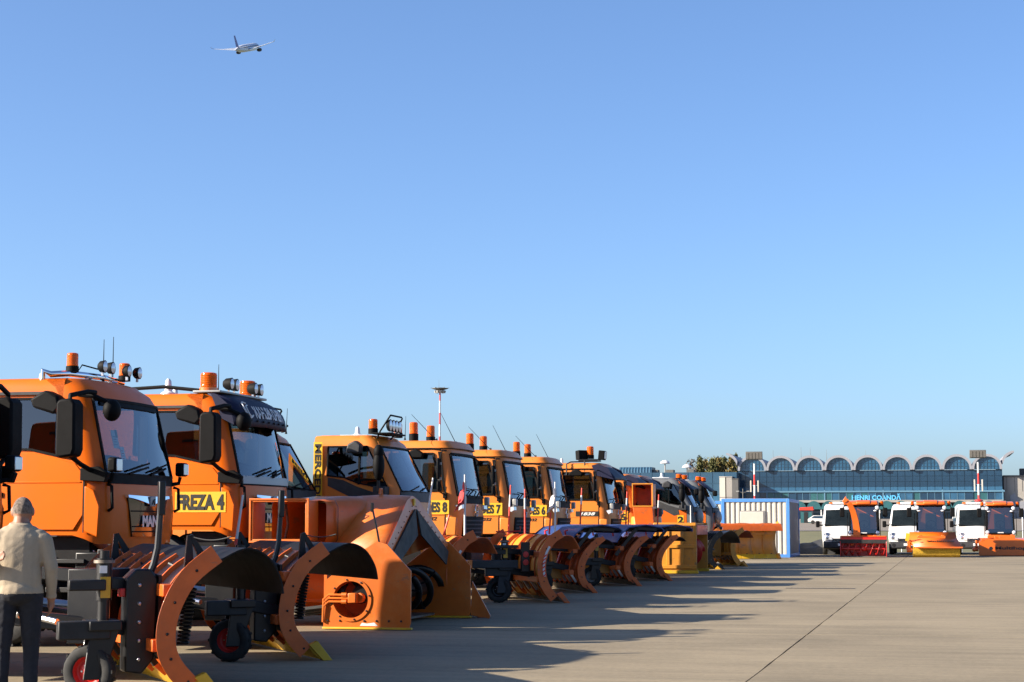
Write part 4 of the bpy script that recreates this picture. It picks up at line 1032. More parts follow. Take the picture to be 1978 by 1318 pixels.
# ------------------------------------------------------------------ short cab, steep windscreen
def truck_u(label, loc, paint='paint_merc', lamps=True, signtext=None, upper=None):
    t = thing('plow_truck', label, 'truck', loc, 0, 'orange snow trucks parked in a row')
    lev = [(1.0, -.02, 1.04, .2), (1.6, .02, 1.055, .2), (2.02, -.03, 1.055, .2), (2.82, -.50, 1.0, .2), (2.93, -.58, .98, .22), (2.99, -.68, .95, .24)]
    side = [('fix', -1.9), ('fix', -1.6), ('fix', -1.25), ('fix', -.95), ('rel', -.27), ('rel', -.2)]
    dz = {(0, 2): .28, (1, 2): .28, (2, 2): .25, (3, 2): .15, (4, 2): .03}
    c = Cab(t, paint if upper is None else upper, lev, side, {'lev': 2, 'cols': (1, 4)}, dz, crown=.05)
    hw = 1.055
    interior(t, hw, 1.95, -.45, False)
    lp = paint
    for s in (-1, 1):
        obj('door', G().prism([(-1.62, 1.2), (-.42, 1.2), (-.3, 1.4), (-.3, 1.9), (-.55, 1.92), (-.95, 2.05), (-1.25, 2.2), (-1.62, 2.27)], 'y', s * (hw + .001), s * (hw + .01)), lp, t, bevel=.006)
        obj('door_dark_panel', G().prism([(-1.58, 2.27), (-1.25, 2.22), (-.95, 2.1), (-.6, 2.0), (-.55, 1.78), (-.75, 1.74), (-1.05, 1.9), (-1.58, 2.12)], 'y', s * (hw + .0105), s * (hw + .016)), 'grey_plastic', t)
        obj('rear_panel', G().prism([(-1.9, 1.15), (-1.68, 1.15), (-1.68, 2.27), (-1.9, 2.27)], 'y', s * (hw + .001), s * (hw + .01)), lp, t)
        obj('door_pillar', G().bar((-.93, s * (hw + .002), 2.14), (-.93, s * 1.008, 2.82), .035), 'black_plastic', t)
    mirror_set(t, hw, -.42, 2.2, 2.82, False, style='unimog')
    if upper:
        c.fpatch('front_panel', paint, 1.05, 1.85, .98, .98, .012, 12)
    c.fpatch('cowl', 'grey_plastic', 1.84, 2.03, 1.0, .98, .016, 12)
    c.fpatch('grille', 'black_plastic', 1.05, 1.45, .7, .7, .02, 8)
    c.fpatch('roof_front_panel', paint, 2.835, 2.985, .92, .84, .01, 10)
    for k, y in enumerate((-.5, .1)):
        obj('wiper', G().bar((c.fx(y, 2.05) + .03, y, 2.05), (c.fx(y + .5, 2.12) + .02, y + .55, 2.13), .02, .02), 'black_plastic', t)
    for s in (-1, 1):
        hl = obj('headlamp', G().box((.05, s * .72, 1.25), (.1, .3, .24)), 'black_plastic', t, bevel=.03); obj('lens', G().box((.105, s * .72, 1.25), (.012, .24, .18)), 'lamp_face', hl)
    chassis(t, hw, paint, 3.2)
    gps(t, (-1.3, -.1, 3.05), .07, .17)
    obj('roof_hatch', G().b2(-1.6, -1.0, -.35, .35, 3.03, 3.06), 'white_plastic', t, bevel=.01)
    if lamps:
        fr = obj('lamp_frame', G().tube([(-.62, -.85, 2.97), (-.55, -.85, 3.1), (-.35, -.85, 3.36), (-.35, -.8, 3.38), (-.35, -.1, 3.38), (-.35, -.05, 3.36), (-.5, -.05, 3.08), (-.6, -.05, 2.98)], .017, 7), 'black_plastic', t)
        obj('lamp_shelf', G().b2(-.72, -.3, -.9, .05, 3.04, 3.07), 'black_plastic', fr, bevel=.01)
        for k in range(4): worklamp(t, (-.36, -.76 + k * .2, 3.2), .11, .08)
        beacon(t, (-.72, -.8, 3.05), .09, .26, .35); beacon(t, (-.72, .8, 3.05), .09, .26, .35)
        antenna(t, (-.5, .6, 3.0), (0, .12, 1), .45)
    else:
        beacon(t, (-.6, -.7, 3.0), .11, .16, .15); beacon(t, (-.6, .7, 3.0), .11, .16, .15)
    if signtext:
        if len(signtext) > 2: sign(t, -1.885, -1.70, 1.52, 2.9, -hw - .012, signtext, roll=R(-90))
        else: sign(t, -.62, -.40, 1.45, 1.75, -hw - .012, signtext)
    return t

# ------------------------------------------------------------------ upright cab with two beacons
def truck_m(label, loc, visor=False):
    t = thing('plow_truck', label, 'truck', loc, 0, 'orange snow trucks parked in a row')
    lev = [(1.22, -.05, 1.14, .2), (1.6, 0, 1.155, .22), (2.0, -.02, 1.155, .22), (2.86, -.20, 1.12, .22), (2.96, -.23, 1.11, .22), (2.98, -.17, 1.13, .24), (3.08, -.26, 1.11, .26)]
    side = [('fix', -2.0), ('fix', -1.5), ('fix', -1.0), ('fix', -.6), ('rel', -.36), ('rel', -.22)]
    dz = {(i, 2): .12 for i in range(5)}; dz[(5, 2)] = .05
    c = Cab(t, 'paint_merc', lev, side, {'lev': 2, 'cols': (1, 4)}, dz, crown=.07, seal=.028)
    hw = 1.155
    interior(t, hw, 1.98, -.42)
    obj('rear_cloth', G().b2(-.62, -.60, -.98, -.55, 1.9, 2.6), 'sand_cloth', t)
    for s in (-1, 1):
        obj('door', G().prism([(-1.62, 1.62), (-.3, 1.62), (-.3, 2.0), (-.42, 2.08), (-1.62, 2.08)], 'y', s * (hw + .001), s * (hw + .01)), 'paint_merc', t, bevel=.006)
        obj('lower_panel', G().prism([(-1.62, 1.22), (-.3, 1.22), (-.3, 1.60), (-1.62, 1.60)], 'y', s * (hw - .01), s * (hw + .012)), 'paint_merc', t, bevel=.012)
        obj('corner_panel', G().prism([(-.28, 1.22), (-.06, 1.2), (-.04, 1.58), (-.28, 1.6)], 'y', s * (hw - .06), s * (hw + .012)), 'paint_merc', t, bevel=.03)
        obj('pillar_trim', G().prism([(-.25, 1.9), (-.30, 1.9), (-.455, 2.9), (-.40, 2.9)], 'y', s * 1.10, s * (hw - .0)), 'black_plastic', t)
        obj('roof_gutter', G().tube([(-2.0, s * 1.125, 2.965), (-.6, s * 1.125, 2.965), (-.4, s * 1.12, 2.94)], .018, 6), 'black_plastic', t)
        obj('door_line', G().b2(-.297, -.285, s * (hw + .002), s * (hw + .006), 1.25, 2.2), 'ink', t)
        il = obj('indicator_lamp', G().box((.06, s * 1.02, 1.93), (.1, .14, .17)), 'lamp_grey', t, bevel=.02); obj('stalk', G().tube([(.04, s * 1.02, 1.86), (-.02, s * 1.0, 1.78)], .02, 6), 'black_plastic', il)
        obj('corner_lamp', G().prism([(-.02, 1.72), (.05, 1.76), (.04, 1.84), (-.1, 1.82)], 'y', s * .82, s * 1.1), 'lamp_face', t)
    mirror_set(t, hw, -.33, 2.1, 2.8, False, style='merc')
    c.fpatch('cowl', 'black_plastic', 1.86, 2.03, 1.05, 1.04, .012, 12)
    gr = c.fpatch('grille', 'black_plastic', 1.2, 1.6, .78, .84, .02, 8)
    for k in range(4): c.fpatch('grille_slat', 'grey_plastic', 1.26 + k * .08, 1.29 + k * .08, .76, .76, .035, 8, 1, gr)
    st = []
    for k in range(13): a = math.pi * 2 * k / 12; st.append((c.fx(0, 1.72, .03), .12 * math.cos(a), 1.72 + .12 * math.sin(a)))
    em = G().tube(st, .012, 6)
    for a in (90, 210, 330): em.bar((c.fx(0, 1.72, .03), 0, 1.72), (c.fx(0, 1.72, .03), .115 * math.cos(R(a)), 1.72 + .115 * math.sin(R(a))), .018)
    obj('star_emblem', em, 'chrome', t)
    for y in (-.6, .05):
        obj('wiper', G().bar((c.fx(y, 2.0) + .03, y, 2.0), (c.fx(y + .45, 2.12) + .03, y + .5, 2.14), .022, .02).bar((c.fx(y + .45, 2.12) + .03, y - .1, 2.16), (c.fx(y + .45, 2.12) + .035, y + .5, 2.15), .012, .02), 'black_plastic', t)
    chassis(t, hw, 'paint_merc')
    if not visor:
        beacon(t, (-1.1, -.72, 3.14), .09, .38, .38); beacon(t, (-1.1, .62, 3.14), .09, .38, .38)
        antenna(t, (-.55, -.9, 3.13), (-.75, -.25, .8), .75); antenna(t, (-.5, .5, 3.13), (-.4, -.1, .8), .72)
    else:
        pv = G(); A = []
        for k in range(6):
            u = k / 5; A.append([(lerp(.16, -.36, u ** 1.6) + .05 * (1 - (q / 5) ** 2), q / 5 * 1.12, lerp(2.68, 3.12, u) - .02 * abs(q / 5)) for q in range(-5, 6)])
        v = [p for r_ in A for p in r_]; f = [(k * 11 + i, k * 11 + i + 1, k * 11 + i + 12, k * 11 + i + 11) for k in range(5) for i in range(10)]
        vz = obj('sun_visor', pv.add(v, f), 'visor_navy', t, fixn=False); vz.modifiers.new('solid', 'SOLIDIFY').thickness = .02
        for s in (-1, 1): obj('visor_side', G().prism([(.14, 2.67), (-.36, 2.78), (-.5, 3.06), (-.3, 3.1), (-.02, 2.98)], 'y', s * 1.12, s * 1.135), 'visor_navy', vz)
        gps(t, (-1.5, -.4, 3.12), .06, .17)
    return t

# ================================================================== SNOW PLOUGHS
def offs(prof, t, t0=None):
    n = len(prof); o = []
    for i in range(n):
        a, b = Vector(prof[max(i - 1, 0)]), Vector(prof[min(i + 1, n - 1)]); d = (b - a).normalized()
        tt = t if t0 is None else lerp(t0, t, min(1, min(i, n - 1 - i) / 2.0))
        o.append((prof[i][0] - d.y * tt, prof[i][1] + d.x * tt))
    return o
def spline(P, n=4):
    out = []
    for i in range(len(P) - 1):
        p0, p1, p2, p3 = (Vector(P[max(0, min(len(P) - 1, i + k))]) for k in (-1, 0, 1, 2))
        for k in range(n):
            t = k / n
            out.append(tuple(.5 * ((2 * p1) + (p2 - p0) * t + (2 * p0 - 5 * p1 + 4 * p2 - p3) * t * t + (3 * p1 - p0 - 3 * p2 + p3) * t ** 3)))
    return out + [tuple(P[-1])]
def marker_pole(root, p, h, style, lean=(0, 0)):
    x, y, z = p; e = (x + lean[0], y + lean[1], z + h)
    o = obj('marker_pole', G().cyl(p, e, .018, .014, 7), {'white': 'white_paint', 'dark': 'black_metal', 'red': 'signal_red'}[style[0]], root)
    if len(style) > 1 and style[1] == 'flag':
        rnd = random.Random(int(x * 100) + int(h * 77)); a = Vector(p).lerp(Vector(e), .52); g = G(); v = []; nx, nz = 6, 7
        top = Vector(e).lerp(Vector(p), .12)
        for i in range(nx + 1):
            for k in range(nz + 1):
                q = top.lerp(a, k / nz) ; w = (.03 + .17 * (k / nz)) * i / nx
                v.append((q.x - w * .9 + .03 * math.sin(i * 2.1 + k * .8), q.y + .05 * math.sin(i * 1.9) * i / nx, q.z - .16 * (i / nx) ** 2 + .02 * math.sin(k * 2 + i)))
        f = [(i * (nz + 1) + k, i * (nz + 1) + k + 1, (i + 1) * (nz + 1) + k + 1, (i + 1) * (nz + 1) + k) for i in range(nx) for k in range(nz)]
        obj('flag', g.add(v, f), style[2], o, fixn=False)
    if style == ('red', 'band') or style == ('white', 'base'):
        q = Vector(p).lerp(Vector(e), .12 if style[0] == 'white' else .55)
        q2 = Vector(p) if style[0] == 'white' else Vector(p).lerp(Vector(e), .8)
        obj('pole_band', G().cyl(q, q2, .0195, .0195, 7), 'signal_red' if style[0] == 'white' else 'white_paint', o)
    return o
def coil(c0, c1, r, turns, w):
    c0, c1 = Vector(c0), Vector(c1); d = (c1 - c0); u = d.normalized(); a = u.cross(Vector((0, 1, 0))).normalized(); b = u.cross(a)
    n = turns * 8; return G().tube([c0 + d * (k / n) + (a * math.cos(k * math.pi / 4) + b * math.sin(k * math.pi / 4)) * r for k in range(n + 1)], w, 5)

def plough(label, tip, phi, w, kind, cat='snow plow', poles=(), wheels=(), group='snow plows in front of the trucks', dirt=None):
    ph = R(phi); a = Vector((-math.sin(ph), math.cos(ph)))
    t = thing('snow_plow', label, cat, (tip[0] + a.x * w / 2, tip[1] + a.y * w / 2, 0), ph, group)
    h = w / 2
    body = {'A': 'paint_plow', 'B': 'paint_plow', 'C': 'paint_plow', 'D': 'paint_amber', 'E': 'black_metal'}[kind]
    sheet = {'A': 'navy_sheet', 'B': 'paint_amber', 'C': 'paint_plow', 'D': 'paint_amber', 'E': 'black_metal'}[kind]  # B sheets are orange; amber paints their sunlit yellow into the colour
    if kind in 'AE': P = spline([(-.13, .14), (-.27, .30), (-.32, .46), (-.29, .68), (-.16, .92), (.06, 1.10)]); FL = spline([(.06, 1.10), (.27, 1.19), (.44, 1.13), (.55, .97), (.585, .82)])
    elif kind in 'BD': P = spline([(-.14, .12), (-.30, .34), (-.36, .62), (-.31, .88), (-.18, 1.08), (-.02, 1.18)]); FL = spline([(-.02, 1.18), (.10, 1.19), (.19, 1.13), (.29, .95)])
    else: P = spline([(-.05, .12), (-.16, .30), (-.19, .48), (-.12, .70), (.06, .92), (.27, 1.09)]); FL = spline([(.27, 1.09), (.36, 1.06), (.46, .98)])
    ns = 4; sw = w / ns
    for k in range(ns):
        y0 = -h + k * sw + .006; y1 = y0 + sw - .012
        if kind in 'BD':      # scalloped shells bulging up between the ribs
            g = G(); n = len(P); m = 6; v = []
            O = offs(P, .05); 
            for i in range(m + 1):
                u = i / m; bul = math.sin(math.pi * u)
                v += [(lerp(p[0], o[0], bul), lerp(y0, y1, u), lerp(p[1], o[1], bul)) for p, o in zip(P, O)]
            f = [(i * n + j, i * n + j + 1, (i + 1) * n + j + 1, (i + 1) * n + j) for i in range(m) for j in range(n - 1)]
            s_ = obj('blade_section', g.add(v, f), sheet, t, fixn=False); s_.modifiers.new('solid', 'SOLIDIFY').thickness = .012
        elif kind == 'A':
            s_ = obj('blade_section', G().sheet(P[:13], y0, y1, .014), 'paint_plow', t); obj('upper_sheet', G().sheet(P[12:], y0, y1, .016), sheet, t)
        else: s_ = obj('blade_section', G().sheet(P, y0, y1, .014), sheet, t)
        fl = obj('snow_flap', G().sheet(FL, y0 - .005, y1 + .005, .012), {'A': 'flap_black', 'B': 'paint_plow', 'C': 'rubber', 'D': 'paint_plow', 'E': 'black_metal'}[kind], t)
        for q in range(2):
            yy0 = y0 + q * sw / 2; yy1 = yy0 + sw / 2 - .016
            ce = obj('cutting_edge', G().prism([(0, .015), (-.03, .012), (-.17, .15), (-.14, .165)], 'y', yy0, yy1), 'yellow_paint' if kind in 'AE' else ('worn_steel' if kind == 'C' else 'yellow_paint' if kind == 'D' else 'worn_steel'), t, bevel=.004)
            obj('bolt', G().ball((-.17, (yy0 + yy1) / 2, .17), .03, 8, 5), 'dark_metal', ce)
    nr = 8
    for k in range(nr + 1):
        y = -h + w * k / nr; end = k in (0, nr); th = .03 if end else .022
        wd = .135 if end else (.06 if kind in 'AE' else .075)
        B = offs(P, wd, .05); yy = min(max(y, -h + th / 2), h - th / 2)
        mm = body if not (kind == 'E') else 'black_metal'
        r_ = obj('end_plate' if end else 'rib', G().prism_strip(P, B, yy - th / 2, yy + th / 2), mm, t, bevel=.004)
        if end:
            # facing strip along the curved edge
            obj('edge_strip', G().prism_strip(offs(P, -.012), offs(P, .15 if kind != 'C' else .09), yy - (.02 if k == 0 else -.0155), yy + (-.0155 if k == 0 else .02)), body, r_, bevel=.006)
            obj('shoe', G().prism([(.0, .0), (.10, .0), (-.06, .2), (-.15, .16)], 'y', yy - .05, yy + .05), 'yellow_paint' if kind == 'A' else body, r_, bevel=.004)
            bo = G()
            for q in (1, 5, 9, 13, 17): bo.ball((offs(P, .06)[q][0], yy - (.024 if k == 0 else -.024), offs(P, .06)[q][1]), .013, 6, 4)
            obj('bolts', bo, 'black_metal', r_)
            if kind == 'B' and k == 0:
                st = obj('striped_reflector', G().prism_strip(offs(P[6:15], .012), offs(P[6:15], .05), yy - .03, yy - .024), 'white_paint', r_)
                for q in range(6):
                    i = 6 + q; pp = P[i]; obj('stripe', G().box((pp[0] - .03, yy - .031, pp[1] + .02), (.02, .006, .07), (0, .9, 0)), 'signal_red', st)
    # beams behind the blade
    for z, x in ((.42, -.44), (.86, -.36)): obj('back_beam', G().b2(x - .05, x + .05, -h + .04, h - .04, z - .05, z + .05), body if kind != 'A' else 'paint_plow', t, bevel=.008)
    for k in range(nr):
        y = -h + w * (k + .5) / nr
        lk = obj('spring_link', G().bar((-.30, y, .22), (-.47, y, .46), .05, .05), 'dark_metal' if kind in 'AE' else 'steel', t, bevel=.006)
        obj('pin', G().cyl((-.44, y - .05, .43), (-.44, y + .05, .43), .03, None, 8), 'steel', lk)
    # push frame, in line with the truck
    fr = bpy.data.objects.new('push_frame_group', None)
    bpy.data.objects.remove(fr)
    m = Matrix.Rotation(-ph, 4, 'Z')
    fm = {'A': 'black_metal', 'B': 'black_metal', 'C': 'paint_amber', 'D': 'paint_amber', 'E': 'black_metal'}[kind]
    def fobj(nm, g, mm, bev=.01): return obj(nm, g.xf(Matrix.Translation((-.45, 0, 0)) @ m), mm, t, bevel=bev)
    fobj('push_arm', G().bar((0, -.2, .5), (-1.35, -.42, .62), .12, .14), fm); fobj('push_arm', G().bar((0, .2, .5), (-1.35, .42, .62), .12, .14), fm)
    fobj('lift_arm', G().bar((-.1, 0, .92), (-1.35, 0, 1.0), .1, .12), fm)
    fobj('head_plate', G().b2(-1.45, -1.33, -.55, .55, .42, 1.12), 'black_metal'); fobj('pivot_box', G().b2(-.28, .06, -.28, .28, .34, 1.0), fm)
    for s in (-1, 1): fobj('hydraulic_ram', G().cyl((-1.2, s * .34, .7), (-.55, s * .6, .62), .05, None, 10).cyl((-.55, s * .6, .62), (-.12, s * .78, .56), .028, None, 8), 'steel' if kind != 'C' else 'paint_red', 0)
    fobj('hydraulic_hose', G().tube([(-1.3, .2, 1.0), (-1.0, .26, 1.12), (-.6, .3, .95), (-.3, .22, .8)], .02, 6), 'rubber', 0)
    if kind == 'C':
        for y in (-.75, .55):
            bx_ = obj('ballast_box', G().b2(-.78, -.46, y - .16, y + .16, .28, .52), 'paint_amber', t, bevel=.01)
            obj('post', G().b2(-.66, -.56, y - .06, y + .06, .52, .88), 'paint_amber', bx_, bevel=.008)
            obj('top_box', G().b2(-.78, -.44, y - .17, y + .17, .86, 1.0), 'paint_plow', bx_, bevel=.01)
            obj('cylinder', G().cyl((-.5, y + .22, .5), (-.34, y + .22, .92), .035, None, 8), 'paint_red', bx_)
        # blue snow deflector sheets
        for k in range(2):
            y0, y1 = (-h - .05 + k * (h + .03), k * (h + .05) - .0)
            A = [(-.50, .98), (-.38, 1.18), (-.2, 1.32), (.2, 1.37), (.56, 1.31)]
            dfl = obj('deflector_sheet', G().sheet(A, y0, y1, .03), 'paint_blue', t, bevel=.008)
            obj('deflector_flap', G().sheet([(.56, 1.31), (.62, 1.26), (.60, 1.23)], y0, y1, .02), 'paint_blue', dfl)
            obj('deflector_arm', G().bar((-.50, y0 + .12, .70), (.02, y0 + .12, 1.33), .05, .07).bar((-.02, y0 + .12, 1.31), (.48, y0 + .12, 1.28), .05, .06), 'black_metal', dfl)
            obj('hook', G().tube([(-.5, y0 + .3, 1.13), (-.52, y0 + .3, 1.26), (-.46, y0 + .3, 1.28)], .02, 6), 'red_paint', dfl)
    if kind == 'A':
        y = -h + .36
        pl = obj('spring_box', G().prism([(-.66, .2), (-.52, .18), (-.42, .3), (-.40, .95), (-.46, 1.03), (-.58, 1.03), (-.66, .95)], 'y', y - .1, y + .1), 'black_metal', t, bevel=.015)
        obj('box_flange', G().b2(-.40, -.375, y - .13, y + .13, .3, .98), 'black_metal', pl)
        obj('lamp', G().box((-.68, y - .02, .84), (.05, .09, .07)), 'red_paint', pl, bevel=.01)
        bt = G()
        for q in range(5): bt.ball((-.55, y - .104, .3 + q * .15), .017, 6, 4)
        obj('bolts', bt, 'steel', pl)
        obj('coil_spring', coil((-.20, y - .16, .42), (-.14, y - .16, .88), .045, 15, .011), 'black_metal', t)
        obj('post_bracket', G().bar((-.55, y, .72), (-.42, y, 1.0), .05, .12), 'black_metal', t, bevel=.01)
        mp = obj('marker_post', G().tube([(-.56, y - .02, .72), (-.42, y - .02, 1.06), (-.39, y - .02, 1.2), (-.36, y - .02, 1.74)], [.03, .03, .028, .024], 8), 'black_metal', t)
        obj('post_sleeve', G().b2(-.395, -.34, y - .06, y + .01, 1.47, 1.75), 'black_metal', mp, bevel=.008)
        for y_ in (-h + .62, h - .2):
            lb = obj('lift_bracket', G().prism([(-.1, 1.02), (-.02, 1.08), (-.04, 1.3), (-.075, 1.3)], 'y', y_ - .02, y_ + .02).prism([(.03, 1.1), (.09, 1.13), (-.03, 1.31), (-.06, 1.3)], 'y', y_ - .02, y_ + .02), 'black_metal', t)
        ch = G()
        ch.tube([(-.04 + q * .02, -h + .62 - q * .025, 1.29 - .03 * math.sin(q / 13 * math.pi)) for q in range(14)], .006, 5)
        obj('chain', ch, 'dark_metal', t)
        for k in range(5):
            y_ = -h + w * (k + 1) / 6; obj('slot_plate', G().b2(-.30, -.26, y_ - .14, y_ + .14, .8, .86), 'paint_plow', t)
            bg_ = G()
            for q in range(5): bg_.ball((-.07 + q * .008, y_ - .16 + q * .08, 1.035 + q * .004), .017, 6, 4)
            obj('bolts', bg_, 'dark_metal', t)
    for (x, y, r, rim) in wheels:
        y = -h + y if y >= 0 else h + y
        sw_ = wheel(t, (0, 0, 0), r, r * .62, rim, -1, 20, 'support_wheel')
        sw_.location = (x, y, r + .003); sw_.rotation_euler = (0, 0, -ph * .9)
        fk = obj('wheel_fork', G().prism([(x - .07, r - .06), (x + .09, r - .06), (x + .22, r * 2 + .14), (x - .02, r * 2 + .14)], 'y', y - r * .62 * .5 - .035, y - r * .62 * .5 - .015).prism([(x - .07, r - .06), (x + .09, r - .06), (x + .22, r * 2 + .14), (x - .02, r * 2 + .14)], 'y', y + r * .62 * .5 + .015, y + r * .62 * .5 + .035).b2(x - .04, x + .22, y - .17, y + .17, r * 2 + .12, r * 2 + .2), 'grey_plastic' if kind == 'B' else 'black_metal', t, bevel=.01)
        jk = obj('jack_column', G().cyl((x + .1, y, r * 2 + .16), (x + .1, y, .82), .05, None, 14).cyl((x + .1, y, .78), (x + .1, y, 1.12), .065, None, 14).cyl((x + .1, y, 1.12), (x + .1, y, 1.18), .04, None, 10), 'black_metal', t)
        obj('collar', G().cyl((x + .1, y, 1.08), (x + .1, y, 1.105), .085, None, 14), 'worn_steel', jk)
        obj('sticker', G().b2(x + .06, x + .14, y - .0695, y - .0675, .8, .97), 'yellow_paint', jk)
        obj('sticker', G().b2(x + .05, x + .11, y - .0695, y - .0675, 1.0, 1.06), 'paper', jk)
        obj('wheel_arm', G().b2(x - .28, x + .14, y - .13, y - .02, .45 + r * .1, .60 + r * .1), 'dark_metal', t, bevel=.012)
        obj('wheel_arm', G().b2(x - .2, x + .1, y - .1, y - .02, .86, .95), 'dark_metal', t, bevel=.012)
        obj('wheel_arm', G().bar((x + .12, y + .06, .58), (-.4, y + .1, .5), .1, .12), 'dark_metal', t, bevel=.012)
        obj('wheel_arm', G().bar((x + .12, y + .06, .92), (-.36, y + .12, .88), .08, .1), 'dark_metal', t, bevel=.012)
        if kind == 'B':
            obj('crank', G().tube([(x + .1, y, 1.16), (x + .1, y, 1.26), (x - .06, y, 1.27)], .014, 6).tube([(x + .1, y, 1.26), (x + .4, y, 1.28), (x + .4, y, 1.36)], .014, 6), 'red_paint', jk)
            lf = obj('light_frame', G().b2(x - .55, x + .3, y - .2, y - .08, .62, .76), 'grey_plastic', t, bevel=.012)
            obj('ladder_rail', G().b2(x - .55, x + .3, y - .22, y - .06, .98, 1.03).b2(x - .18, x - .14, y - .2, y - .12, .76, .98), 'dark_metal', lf, bevel=.006)
            obj('side_lamp', G().box((x - .58, y - .14, .69), (.08, .1, .15)), 'amber_solid', lf, bevel=.01)
            lp = obj('lamp_plate', G().b2(x + .36, x + .52, y - .2, y - .14, .55, 1.08), 'black_metal', t, bevel=.01)
            for z in (.86, .72): obj('rear_lamp', G().lathe([(.055, -.012), (.05, -.02), (.005, -.024)], (x + .44, y - .195, z), 'y', 14), 'red_paint', lp)
    for p in poles: marker_pole(t, *p)
    return t

# ================================================================== SNOW BLOWER in front of FREZA 4
def blower():
    X0, Yn, Yf = -7.95, 23.3, 26.5; yc = (Yn + Yf) / 2
    t = thing('snow_blower', 'big orange snow blower head with a pointed hood and square side chute', 'snow blower', (-7.3, yc, 0))
    hwd = (Yf - Yn) / 2; dx = lambda X: X + 7.3
    side = [(dx(-7.91), .037), (dx(-6.72), .037), (dx(-6.70), .10), (dx(-6.70), .78), (dx(-7.03), 1.13), (dx(-7.17), 1.17), (dx(-7.38), 1.04), (dx(-7.9), .64)]
    for s in (-1, 1):
        y0, y1 = (s * hwd - (.03 if s < 0 else 0), s * hwd + (0 if s < 0 else .03))
        if s > 0:
            sp = obj('side_plate', G().prism(side, 'y', y0, y1), 'paint_blower', t, bevel=.01)
        else:
            # plate with the round drive opening, built as a fan of quads around the hole
            c = (dx(-7.53), .40); r = .245; n = 32; ring = [(c[0] + r * math.cos(2 * math.pi * k / n), c[1] + r * math.sin(2 * math.pi * k / n)) for k in range(n)]
            def hit(a):
                d = Vector((math.cos(a), math.sin(a))); best = 9
                for p, q in zip(side, side[1:] + side[:1]):
                    e = Vector(q) - Vector(p); den = d.x * e.y - d.y * e.x
                    if abs(den) < 1e-9: continue
                    w_ = Vector(p) - Vector(c); tt = (w_.x * e.y - w_.y * e.x) / den; u = (w_.x * d.y - w_.y * d.x) / den
                    if tt > 0 and -1e-6 <= u <= 1 + 1e-6: best = min(best, tt)
                return (c[0] + d.x * best, c[1] + d.y * best)
            angs = sorted([2 * math.pi * k / n for k in range(n)] + [math.atan2(p[1] - c[1], p[0] - c[0]) % (2 * math.pi) for p in side])
            v, f = [], []
            for yy in (y0, y1):
                for a in angs: v.append((c[0] + r * math.cos(a), yy, c[1] + r * math.sin(a))); h_ = hit(a); v.append((h_[0], yy, h_[1]))
            m = len(angs) * 2
            for k in range(len(angs)):
                a, b = 2 * k, 2 * ((k + 1) % len(angs)); f += [(a, a + 1, b + 1, b), (m + a, m + b, m + b + 1, m + a + 1), (a, b, m + b, m + a), (a + 1, m + a + 1, m + b + 1, b + 1)]
            sp = obj('side_plate', G().add(v, f), 'paint_blower', t)
            obj('opening_rim', G().lathe([(r - .001, -.015), (r + .045, -.015), (r + .045, -.005), (r, .0), (r, .12), (r - .006, .12)], (c[0], y0, c[1]), 'y', 36, False), 'paint_blower', sp)
            obj('drive_well', G().lathe([(r - .002, .1), (r - .03, .30), (.001, .30)], (c[0], y0, c[1]), 'y', 28, False), 'paint_plow', sp)
            mo = obj('drive_motor', G().box((c[0] + .03, y0 + .02, c[1] + .02), (.11, .15, .13)).cyl((c[0] + .1, y0 + .05, c[1] + .02), (c[0] + .16, y0 + .25, c[1] + .02), .065, .08, 12), 'paint_blower', sp, bevel=.01)
            for q in range(3): obj('hydraulic_pipe', G().tube([(c[0] - .02, y0 - .02, c[1] + .06 - q * .045), (c[0] - .3, y0 - .03, c[1] + .06 - q * .045), (c[0] - .37, y0 - .03, c[1] + .0 - q * .045), (c[0] - .38, y0 - .02, c[1] - .3)], .016, 7), 'paint_blower', mo)
            obj('hydraulic_fitting', G().cyl((c[0] - .12, y0 - .025, c[1] + .06), (c[0] - .05, y0 - .025, c[1] + .06), .03, None, 8).cyl((c[0] - .12, y0 - .025, c[1] - .03), (c[0] - .05, y0 - .025, c[1] - .03), .03, None, 8), 'paint_blower', mo)
            bt = G()
            for k in range(8): a = k * math.pi / 4 + .2; bt.ball((c[0] + (r + .022) * math.cos(a), y0 - .016, c[1] + (r + .022) * math.sin(a)), .014, 6, 4)
            for k in range(7): bt.ball((dx(-7.85) + k * .17, y0 - .002, .12), .016, 6, 4)
            obj('bolts', bt, 'dark_metal', sp)
            hs = G()
            for q in range(3): hs.tube([(dx(-7.9), y0 + .06 + q * .05, .3 - q * .03), (dx(-8.25), y0 + .1 + q * .06, .26 - q * .04), (dx(-8.7), y0 + .4, .3)], .026, 7)
            obj('hydraulic_hose', hs, 'rubber', sp)
        obj('skid_strip', G().b2(dx(-7.92), dx(-6.69), s * hwd - .045, s * hwd + .045, .008, .036), 'yellow_paint', sp, bevel=.006)
        obj('paint_chip', G().prism([(dx(-7.4), .055), (dx(-7.15), .055), (dx(-7.2), .10), (dx(-7.3), .085), (dx(-7.37), .095)], 'y', s * hwd - .0335 * (1 if s < 0 else -1), s * hwd - .031 * (1 if s < 0 else -1)), 'white_paint', sp)
    wing = obj('side_wing', G().prism([(dx(-6.70), .05), (dx(-6.42), .0), (dx(-6.40), .04), (dx(-6.68), .55)], 'y', hwd + .02, hwd + .05), 'paint_blower', t)
    # back wall + hood: pointed gable running backwards
    obj('back_wall', G().b2(dx(-7.92), dx(-7.88), -hwd + .01, hwd - .01, .05, .95), 'paint_blower', t)
    obj('floor_plate', G().b2(dx(-7.9), dx(-7.25), -hwd + .02, hwd - .02, .05, .08), 'worn_steel', t)
    pk = 1.80; base = 1.04
